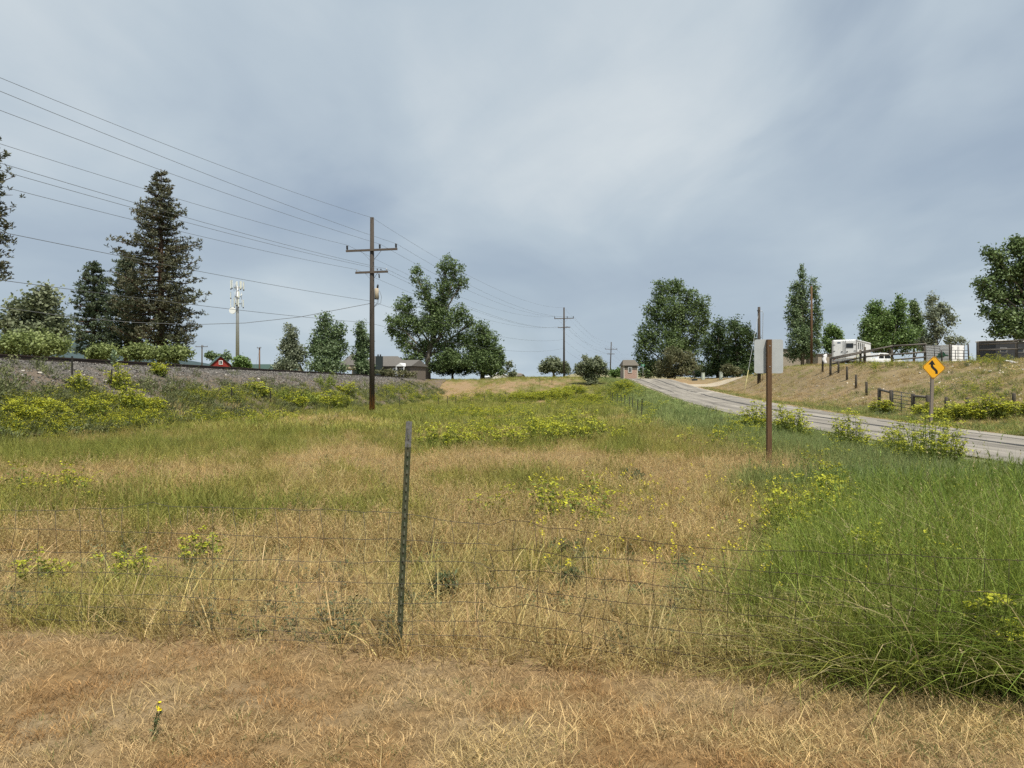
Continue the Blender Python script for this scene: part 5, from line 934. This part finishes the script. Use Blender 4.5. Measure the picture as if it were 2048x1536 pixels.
# ------------------------------------------------------------------ grasses
TM = tintmat('grass blades'); TMF = tintmat('weed foliage', .35, .25)
def blades(n, h, hv, R, wd, bend, seed, seg=3, splay=.5, wv=.3):
    r = np.random.default_rng(seed); a = r.uniform(0, 2 * PI, n); q = np.sqrt(r.uniform(0, 1, n)) * R; B = np.stack([q * np.cos(a), q * np.sin(a), np.full(n, -.015)], 1); az = a + r.normal(size=n) * .9; H = h * (1 + hv * r.uniform(-1, 1, n)); tl = splay * r.uniform(.1, 1, n); bd = bend * r.uniform(.2, 1.4, n)
    f = r.uniform(0, 2 * PI, n); side = np.stack([np.cos(f), np.sin(f), np.zeros(n)], 1); W = wd * r.uniform(1 - wv, 1 + wv, n); P_ = []
    for k in range(seg + 1):
        u = k / seg; th = tl + bd * u; ln = H * u; hx_ = ln * np.sin(th * .8); z = ln * np.cos(np.minimum(th * .8, 1.9)); c = B + np.stack([np.cos(az) * hx_, np.sin(az) * hx_, z], 1)
        if k < seg: ww = (W * (1 - .55 * u) / 2)[:, None] * side; P_ += [c - ww, c + ww]
        else: P_ += [c]
    V = np.stack(P_, 1); m_ = V.shape[1]; V = V.reshape(-1, 3); b = np.arange(n) * m_; Fs = []
    for k in range(seg - 1): Fs += [np.stack([b + 2 * k, b + 2 * k + 1, b + 2 * k + 3], 1), np.stack([b + 2 * k, b + 2 * k + 3, b + 2 * k + 2], 1)]
    Fs.append(np.stack([b + m_ - 3, b + m_ - 2, b + m_ - 1], 1)); return V, np.concatenate(Fs)
def join(*a):
    Vs, Fs, k = [], [], 0
    for V, F_ in a: Vs.append(V); Fs.append(F_ + k); k += len(V)
    return np.concatenate(Vs), np.concatenate(Fs)
def seedheads(n, h, R, seed, wd=.004, hl=.07):
    """thin stalks with a slim spike at the top"""
    V1, F1 = blades(n, h, .25, R, wd * .55, .35, seed, 3, .25); r = np.random.default_rng(seed + 1); tips = V1.reshape(n, -1, 3)[:, -1]; k = np.repeat(np.arange(n), 7); d = randdirs(len(k), r); d[:, 2] = np.abs(d[:, 2]) + .5; d /= np.linalg.norm(d, axis=1)[:, None]
    c = tips[k] - np.array((0, 0, 1)) * (r.uniform(0, 1, len(k)) * hl)[:, None]; s_ = np.cross(d, randdirs(len(k), r)); ln = r.uniform(.5, 1, len(k))[:, None] * hl * .4; V2 = np.stack([c - s_ * wd * .8, c + s_ * wd * .8, c + d * ln], 1).reshape(-1, 3); return join((V1, F1), (V2, np.arange(len(V2)).reshape(-1, 3)))
def tri(m): V, F4 = m; return V, np.concatenate([F4[:, [0, 1, 2]], F4[:, [0, 2, 3]]])
def weedtuft(n, h, R, seed, ls):
    r = np.random.default_rng(seed); a = r.uniform(0, 6.28, n); q = np.sqrt(r.uniform(0, 1, n)) * R; u = r.uniform(.05, 1, n); c = np.stack([q * np.cos(a) * (.5 + u * .7), q * np.sin(a) * (.5 + u * .7), u * h * (1 - .4 * (q / R) ** 2)], 1); return tri(leaf_quads(c, ls, .35, r))
hid = bpy.data.collections.new('plant sources')     # sources of the scattered grasses; not part of the scene itself
def proto(coll, nm, VF, m): o = bpy.data.objects.new(nm, npmesh(nm, *VF)); o.data.materials.append(m); coll.objects.link(o)
TMG = tintmat('near grass blades', geom=True)
def real(name, protos, P_, rot, scl, idx, tint, label, cat):
    Vs, Fs, Cs, k0 = [], [], [], 0; idx = np.asarray(idx)
    for i, (V, F_) in enumerate(protos):
        q = np.nonzero(idx == i)[0]
        if not len(q): continue
        c, s_ = np.cos(rot[q, 2])[:, None], np.sin(rot[q, 2])[:, None]; x, y, z = (V[None, :, j] * scl[q, j][:, None] for j in range(3))
        X_, Y_ = x * c - y * s_, x * s_ + y * c; X_ = X_ + z * rot[q, 0][:, None]; Y_ = Y_ + z * rot[q, 1][:, None]
        W_ = np.stack([X_ + P_[q, 0][:, None], Y_ + P_[q, 1][:, None], z + P_[q, 2][:, None]], 2); m_ = len(V)
        Vs.append(W_.reshape(-1, 3)); Fs.append((F_[None] + (np.arange(len(q)) * m_)[:, None, None]).reshape(-1, 3) + k0); Cs.append(np.repeat(tint[q], m_, 0)); k0 += len(q) * m_
    me = npmesh(name, np.concatenate(Vs), np.concatenate(Fs)); c4 = np.concatenate(Cs); ca_ = me.color_attributes.new('tint', 'FLOAT_COLOR', 'POINT'); ca_.data.foreach_set('color', np.concatenate([c4, np.ones((len(c4), 1))], 1).astype(np.float32).ravel())
    return tag(mobj(name, me, TMG), label, cat, kind='stuff')
def scatter(name, protos, P_, rot, scl, idx, tint, label, cat, m=TM):
    coll = bpy.data.collections.new(name + ' sources')
    for i, VF in enumerate(protos): proto(coll, f'{name}_source_{i:02d}', VF, m)
    me = bpy.data.meshes.new(name); n = len(P_); me.vertices.add(n); me.vertices.foreach_set('co', np.ascontiguousarray(P_, np.float32).ravel())
    for nm, ty, data, key in (('rot', 'FLOAT_VECTOR', rot, 'vector'), ('scl', 'FLOAT_VECTOR', scl, 'vector'), ('idx', 'INT', idx, 'value'), ('tint', 'FLOAT_COLOR', np.concatenate([tint, np.ones((n, 1))], 1), 'color')):
        at_ = me.attributes.new(nm, ty, 'POINT'); at_.data.foreach_set(key, np.ascontiguousarray(data, np.int32 if ty == 'INT' else np.float32).ravel())
    o = mobj(name, me, m); ng = bpy.data.node_groups.new(name, 'GeometryNodeTree'); ng.interface.new_socket('Geometry', in_out='INPUT', socket_type='NodeSocketGeometry'); ng.interface.new_socket('Geometry', in_out='OUTPUT', socket_type='NodeSocketGeometry')
    gi = ng.nodes.new('NodeGroupInput'); go = ng.nodes.new('NodeGroupOutput'); ip = ng.nodes.new('GeometryNodeInstanceOnPoints'); ci = ng.nodes.new('GeometryNodeCollectionInfo'); ci.inputs[0].default_value = coll; ci.inputs['Separate Children'].default_value = True; ci.inputs['Reset Children'].default_value = True
    def na_(nm, ty): q = ng.nodes.new('GeometryNodeInputNamedAttribute'); q.data_type = ty; q.inputs[0].default_value = nm; return q.outputs[0]
    er = ng.nodes.new('FunctionNodeEulerToRotation'); lk = ng.links.new; lk(na_('rot', 'FLOAT_VECTOR'), er.inputs[0]); lk(gi.outputs[0], ip.inputs['Points']); lk(ci.outputs[0], ip.inputs['Instance']); ip.inputs['Pick Instance'].default_value = True
    lk(na_('idx', 'INT'), ip.inputs['Instance Index']); lk(er.outputs[0], ip.inputs['Rotation']); lk(na_('scl', 'FLOAT_VECTOR'), ip.inputs['Scale']); lk(ip.outputs[0], go.inputs[0])
    md = o.modifiers.new('scatter', 'NODES'); md.node_group = ng; return tag(o, label, cat, kind='stuff')
def rots(n, tilt=.12): return np.stack([rng.normal(size=n) * tilt, rng.normal(size=n) * tilt, rng.uniform(0, 2 * PI, n)], 1)
def field(n, y0, y1, pw, mar=2.0):
    """random spots in the wedge of ground in view; pw > 0 crowds them towards the viewer"""
    pw = .999 if pw == 1 else pw; u = rng.uniform(0, 1, n); a, b = y0 ** (1 - pw), y1 ** (1 - pw); Y = (a + (b - a) * u) ** (1 / (1 - pw)); X = rng.uniform(-1, 1, n) * (.70 * Y + mar); return X, Y
def clear(X, Y): return (X < xL(Y) + .05 - .5 * rng.uniform(0, 1, len(X)) ** 2) | (X > xR(Y) + .45 + .5 * rng.uniform(0, 1, len(X)))
def above_ballast(X, Y): d = X - trk(Y); return d - (4.9 - 1.6 * sstep(Y, 60, 120)) - 1.6 * (fbm(X / 2.5, Y / 2.5, 97) - .5)
# 1 mown dry stubble in front of the fence
X, Y = field(14000, 1.9, 5.6, 1.0, .9); k = (Y < fenceY(X) + rng.normal(size=len(X)) * .12); X, Y = X[k], Y[k]; n = len(X)
f = sstep(fbm(X / .45, Y / .45, 51), .44, .70); pal = sstep(fbm(X / .8, Y / .6, 57) + .25 * sstep(X, 0, 1.6) - .1 * (Y > 3.6), .55, .78); t_ = mix3((.47, .345, .18), RUSTY * 1.15, f); t_ = t_ * (1 - pal)[:, None] + STRAW * 1.05 * pal[:, None]; t_ *= rng.uniform(.5, 1.5, (n, 1))
gm_ = (rng.uniform(0, 1, n) < .03 + .14 * sstep(X, .9, 2.2)); t_[gm_] = np.array((.13, .16, .05))
h_ = .70 + .30 * pal + rng.normal(size=n) * .15
real('dry_stubble', [blades(16, .060, .5, .06, .0036, 1.0, 1, 2, .9), blades(15, .07, .5, .065, .0034, 1.2, 2, 2, 1.1), blades(13, .095, .5, .065, .0036, 1.2, 3, 2, 1.15), blades(18, .045, .5, .07, .0044, .8, 4, 2, 1.2)],
        np.stack([X, Y, hz(X, Y) + .012], 1), rots(n, .2), np.stack([h_, h_, h_], 1), np.where(pal > .5, 2, rng.integers(0, 4, n)), t_, 'short dry mown grass and stubble in front of the wire fence', 'grass')
X, Y = field(2600, 1.7, 5.2, .6, 1.2); k = (Y < fenceY(X) + .1) & (fbm(X / .8, Y / .6, 57) + .25 * sstep(X, 0, 1.6) > .5); X, Y = X[k], Y[k]; n = len(X)
scatter('loose_straw', [blades(10, .085, .5, .07, .0028, .9, 11, 3, 1.9), blades(8, .12, .5, .06, .0026, .9, 12, 3, 2.0)], np.stack([X, Y, hz(X, Y) + .012], 1), rots(n, .25), np.ones((n, 3)) * rng.uniform(.6, 1.1, (n, 1)), rng.integers(0, 2, n), STRAW * rng.uniform(.8, 1.3, (n, 1)), 'loose pale straw lying on the mown ground', 'straw')
# 2 meadow grass behind the fence, all the way to the end of the swale
def meadow(name, n, y0, y1, pw, protos, wide, label, hs=1.0, fn=None):
    X, Y = field(n, y0, y1, pw, 2.5); k = clear(X, Y) & (Y > fenceY(X) - .05) & (above_ballast(X, Y) > 0) ; X, Y = X[k], Y[k]; lu = lushness(X, Y); g = greenness(X, Y); n = len(X)
    k = rng.uniform(0, 1, n) < np.where(X > xR(Y), .75, 1); X, Y, lu, g = X[k], Y[k], lu[k], g[k]; n = len(X)
    tall = (.62 + .55 * g + 0.9 * lu * (1 - .75 * sstep(Y, 7, 11))) * (.7 + .6 * fbm(X / 1.7, Y / 1.7, 61)) * hs * (1 - .45 * (X > xR(Y))) * (1 - .55 * sstep(X - (xL(Y) - 4), 0, 3) * sstep(Y, 9, 14))
    near = 1 - sstep(Y - fenceY(X), .1, .8) * (1 - lu) * 0; tall = tall * near * rng.uniform(.7, 1.25, n); s = wide * rng.uniform(.8, 1.25, n)
    lo = len(protos) // 2; idx = np.where(rng.uniform(0, 1, n) < np.clip(g * .9 + lu, .08, .95), rng.integers(lo, len(protos), n), rng.integers(0, lo, n))
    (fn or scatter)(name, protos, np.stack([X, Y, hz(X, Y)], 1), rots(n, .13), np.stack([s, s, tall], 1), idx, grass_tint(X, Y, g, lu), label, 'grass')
meadow('near_meadow_grass', 9500, 3.6, 7.6, .8, [blades(17, .20, .5, .10, .0042, .9, 21, 2, .7), join(blades(11, .17, .5, .10, .0042, 1.0, 22, 2, .8), seedheads(4, .30, .09, 23)), blades(18, .13, .5, .10, .0045, 1.2, 24, 2, 1.0),
                                                blades(18, .28, .4, .09, .005, .8, 26, 3, .45), join(blades(13, .26, .4, .09, .005, .8, 27, 2, .4), seedheads(3, .36, .07, 28)), blades(14, .33, .35, .08, .0062, 1.1, 29, 3, .5)], 1.0, 'dry tan and olive meadow grass just behind the wire fence', fn=real)
meadow('middle_meadow_grass', 18000, 7.3, 27, 1.0, [blades(26, .24, .5, .19, .007, .8, 31, 3, .7), join(blades(16, .20, .5, .18, .007, .9, 32, 3, .8), seedheads(12, .32, .16, 33, .008)), blades(24, .18, .5, .2, .008, 1.0, 34, 3, 1.0),
                                                  blades(28, .30, .4, .17, .008, .8, 35, 3, .45), join(blades(22, .28, .4, .17, .008, .8, 36, 3, .4), seedheads(5, .36, .15, 37, .008)), blades(20, .33, .35, .16, .009, 1.0, 38, 3, .5)], 1.0, 'patchy tan and green meadow grass in the middle distance')
meadow('far_meadow_grass', 42000, 26.5, 160, .55, [blades(22, .26, .5, .42, .024, .8, 41, 2, .7), blades(22, .22, .5, .42, .026, .9, 42, 2, .9), blades(24, .30, .4, .38, .024, .8, 43, 2, .5), blades(22, .34, .4, .36, .026, .8, 44, 2, .45)], 1.0, 'yellow green grass of the far meadow and the banks')
# 3 tall lush grass on the right behind the fence
X, Y = field(9500, 3.2, 12, .8, 1.5); lu = lushness(X, Y); k = (lu > rng.uniform(.25, .9, len(X))) & clear(X, Y) & (Y > fenceY(X) - .1) & (X > 0); X, Y, lu = X[k], Y[k], lu[k]; n = len(X)
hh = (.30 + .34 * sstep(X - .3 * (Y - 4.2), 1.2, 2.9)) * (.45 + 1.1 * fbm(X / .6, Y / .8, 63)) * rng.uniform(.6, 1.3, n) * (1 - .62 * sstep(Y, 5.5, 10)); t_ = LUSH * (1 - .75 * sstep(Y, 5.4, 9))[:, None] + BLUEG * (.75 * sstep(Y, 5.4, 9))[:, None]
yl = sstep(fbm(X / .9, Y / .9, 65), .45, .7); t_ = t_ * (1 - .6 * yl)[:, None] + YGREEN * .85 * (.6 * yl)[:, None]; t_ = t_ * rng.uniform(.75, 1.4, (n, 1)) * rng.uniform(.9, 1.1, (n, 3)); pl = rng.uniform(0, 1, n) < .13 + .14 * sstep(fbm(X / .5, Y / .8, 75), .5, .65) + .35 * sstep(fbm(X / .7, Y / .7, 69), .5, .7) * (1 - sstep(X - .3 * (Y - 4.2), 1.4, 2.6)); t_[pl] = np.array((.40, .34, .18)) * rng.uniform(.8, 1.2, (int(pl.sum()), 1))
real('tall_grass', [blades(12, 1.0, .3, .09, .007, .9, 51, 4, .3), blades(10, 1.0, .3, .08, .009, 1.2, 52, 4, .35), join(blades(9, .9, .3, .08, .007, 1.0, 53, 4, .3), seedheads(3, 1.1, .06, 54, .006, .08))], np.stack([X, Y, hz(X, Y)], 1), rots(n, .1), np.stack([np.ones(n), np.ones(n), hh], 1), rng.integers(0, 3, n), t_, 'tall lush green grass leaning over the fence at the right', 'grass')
# 4 loose weeds: spurge and broad leaves scattered through the meadow
sp_l = [spurge_mesh('x', .28, .42, 16, 400 + k, .035, nl=8, nf=7) for k in range(3)]
def mesh_arrays(me):
    n = len(me.vertices); V = np.empty(n * 3, np.float32); me.vertices.foreach_get('co', V); l_ = np.empty(len(me.loops), np.int32); me.loops.foreach_get('vertex_index', l_); return tri((V.reshape(-1, 3), l_.reshape(-1, 4)))
SPL = [mesh_arrays(a) for a, _ in sp_l]; SPF = [mesh_arrays(b) for _, b in sp_l]
drift = []
for px, py, sx_, sy_, cnt in [(80, 862, 170, 16, 150), (250, 850, 130, 14, 110), (60, 830, 110, 18, 90), (200, 815, 120, 16, 90), (480, 845, 120, 8, 70), (900, 800, 140, 6, 60), (1060, 800, 110, 10, 110), (960, 835, 160, 10, 120), (1050, 866, 150, 12, 70), (1180, 808, 90, 12, 80), (1235, 785, 60, 12, 60), (420, 800, 90, 14, 60), (620, 800, 110, 14, 80), (790, 785, 60, 10, 40), (1650, 1020, 140, 60, 26), (1850, 1130, 150, 90, 24), (1480, 870, 90, 26, 40), (1300, 830, 60, 20, 25), (120, 1000, 120, 20, 14), (1150, 1040, 200, 30, 14), (1940, 840, 90, 12, 26), (1930, 790, 110, 20, 22), (1440, 745, 60, 6, 14), (1760, 735, 120, 8, 16), (1980, 722, 60, 8, 30)]:
    for _ in range(cnt):
        a, b = px + random.gauss(0, sx_ * .5), py + random.gauss(0, sy_ * .6)
        x, y = G(a, b)
        if 5 < y < 130 and not (xL(y) - .1 < x < xR(y) + .6): drift.append((x, y))
D = np.array(drift); n = len(D); s = rng.uniform(.7, 1.35, n) * np.clip(1 + (D[:, 1] - 40) / 90, .8, 1.6); z = hz(D[:, 0], D[:, 1]); ro = rots(n, .1); ix = rng.integers(0, 3, n); sc3 = np.stack([s, s, s * rng.uniform(.75, 1.1, n)], 1)
scatter('meadow_weeds', SPL, np.stack([D[:, 0], D[:, 1], z], 1), ro, sc3, ix, np.array((.15, .195, .038)) * rng.uniform(.8, 1.3, (n, 1)), 'leafy green weeds scattered through the meadow', 'weeds', TMF)
scatter('weed_flowers', SPF, np.stack([D[:, 0], D[:, 1], z], 1), ro, sc3, ix, np.array((.40, .40, .03)) * rng.uniform(.7, 1.2, (n, 1)), 'yellow green flower heads of the meadow weeds', 'flowers', TMF)
X, Y = field(5200, 4.6, 60, 1.0, 2); k = clear(X, Y) & (above_ballast(X, Y) > -1.2) & (Y > fenceY(X) + .1) & (fbm(X / 1.6, Y / 1.6, 67) > .46); X, Y = X[k], Y[k]; n = len(X); s = rng.uniform(.5, 1.3, n) * np.clip(Y / 22, .75, 1.8)
scatter('small_weeds', [weedtuft(60, .16, .10, 61, .02), weedtuft(46, .28, .07, 62, .018), weedtuft(70, .10, .14, 63, .022)], np.stack([X, Y, hz(X, Y)], 1), rots(n, .1), np.stack([s] * 3, 1), rng.integers(0, 3, n), mix3((.075, .105, .035), (.13, .15, .09), rng.uniform(0, 1, n)) * rng.uniform(.8, 1.2, (n, 1)), 'low dark broad leaved weeds among the meadow grass', 'weeds', TMF)
X, Y = field(900, 5.0, 12, .6, 1.5); k = (X > .2) & (X < 4) & clear(X, Y); X, Y = X[k], Y[k]; n = len(X); V, F4 = leaf_quads(np.array((0, 0, .36)) + rng.normal(size=(9, 3)) * .009, .010, .8, rng, 1.0); m_ = rng.uniform(.7, 1.25, n)
scatter('yellow_wildflowers', [join(blades(1, .36, 0, .001, .003, .05, 71, 2, .02), tri((V, F4)))], np.stack([X, Y, hz(X, Y)], 1), rots(n, .1), np.stack([np.ones(n), np.ones(n), m_], 1), np.zeros(n), np.array((.50, .44, .035)) * np.ones((n, 1)), 'tiny yellow wildflowers on thin stalks in the meadow', 'flowers', TMF)
# 5 weeds creeping up the ballast, loose ballast stones
def trackside(n, y0, y1, d0, d1): Y = y0 * (y1 / y0) ** rng.uniform(0, 1, n); return trk(Y) + rng.uniform(d0, d1, n), Y
X, Y = trackside(7500, 20, 130, 2.2, 7.2); d = X - trk(Y); k = (d > 2.2) & (d < 7.2) & (rng.uniform(0, 1, len(X)) < (.05 + sstep(d, 3.0, 5.6)) * 1.2 * sstep(fbm(X / 1.8, Y / 2.4, 98), .36, .6)); X, Y = X[k], Y[k]; n = len(X); g = .45 + .4 * rng.uniform(0, 1, n)
scatter('slope_weeds', [blades(22, .38, .4, .2, .02, .8, 81, 3, .6), weedtuft(80, .36, .22, 82, .05), weedtuft(70, .25, .25, 83, .05), blades(20, .5, .4, .2, .02, .8, 84, 3, .5)], np.stack([X, Y, hz(X, Y)], 1), rots(n, .12), np.ones((n, 3)) * rng.uniform(.55, 1.3, (n, 1)), rng.integers(0, 4, n), mix3((.20, .19, .09), (.10, .135, .05), g) * rng.uniform(.8, 1.3, (n, 1)), 'grey green weeds creeping up the ballast slope', 'weeds', TMF)
X, Y = trackside(16000, 24, 120, .8, 5.4); n = len(X); s = rng.uniform(.02, .055, n) * np.clip(Y / 40, 1, 1.7)
def stone_arr(q): V = np.empty(len(q.vertices) * 3, np.float32); q.vertices.foreach_get('co', V); l_ = np.empty(len(q.loops), np.int32); q.loops.foreach_get('vertex_index', l_); return V.reshape(-1, 3), l_.reshape(-1, 3)
scatter('ballast_stones', [stone_arr(q) for q in stones], np.stack([X, Y, hz(X, Y, False) + .05 + .10 * (fbm(X / .8, Y / .8, 93) - .5)], 1), rots(n, .8), np.stack([s * 1.2, s, s], 1), rng.integers(0, 4, n), np.array((.13, .122, .113)) * (rng.uniform(.3, 1.7, (n, 1)) + (rng.uniform(0, 1, (n, 1)) < .02) * 1.5), 'loose grey crushed stone of the track ballast', 'gravel', tintmat('crushed stone', .0, 0.0, .2))
X, Y = field(4000, 25, 85, .5, 0); X = np.abs(X); k = (X > xR(Y) + 3) & (fbm(X / 4, Y / 4, 99) > .5); X, Y = X[k], Y[k]; n = len(X); s = rng.uniform(.03, .08, n)
scatter('bank_rubble', [stone_arr(q) for q in stones], np.stack([X, Y, hz(X, Y) + .01], 1), rots(n, .8), np.stack([s * 1.2, s, s * .8], 1), rng.integers(0, 4, n), np.array((.40, .36, .30)) * rng.uniform(.5, 1.6, (n, 1)), 'pale rubble scattered over the bank below the corral', 'gravel', tintmat('bank stone', .0, 0.0, .2))

Y = 20 * (105 / 20) ** rng.uniform(0, 1, 16000); X = xR(Y) + .6 + 24 * rng.uniform(0, 1, len(Y)) ** 1.15; k = (X < .74 * Y + 3) & (fbm(X / 1.6, Y / 1.6, 121) > .30); X, Y = X[k], Y[k]; n = len(X); g = fbm(X / 2.6, Y / 2.6, 123) + .09 + .35 * (1 - sstep(X - xR(Y), .8, 2.4)) - .22 * sstep(Y, 46, 58) * (1 - sstep(X, 27, 31)); tt_ = mix3((.37, .275, .145), (.26, .245, .08), sstep(g, .30, .50)); tt_ = tt_ * (1 - sstep(g, .48, .72))[:, None] + np.array((.17, .205, .06)) * sstep(g, .48, .72)[:, None]
scatter('bank_grass', [blades(20, .20, .5, .26, .017, .8, 131, 2, .8), blades(20, .16, .5, .3, .018, 1.0, 132, 2, 1.0), blades(18, .30, .4, .22, .016, .8, 133, 2, .6)], np.stack([X, Y, hz(X, Y)], 1), rots(n, .15), np.stack([np.ones(n), np.ones(n), rng.uniform(.6, 1.25, n)], 1), rng.integers(0, 3, n), tt_ * rng.uniform(.75, 1.25, (n, 1)), 'dry brown and olive grass covering the bank beyond the road', 'grass')
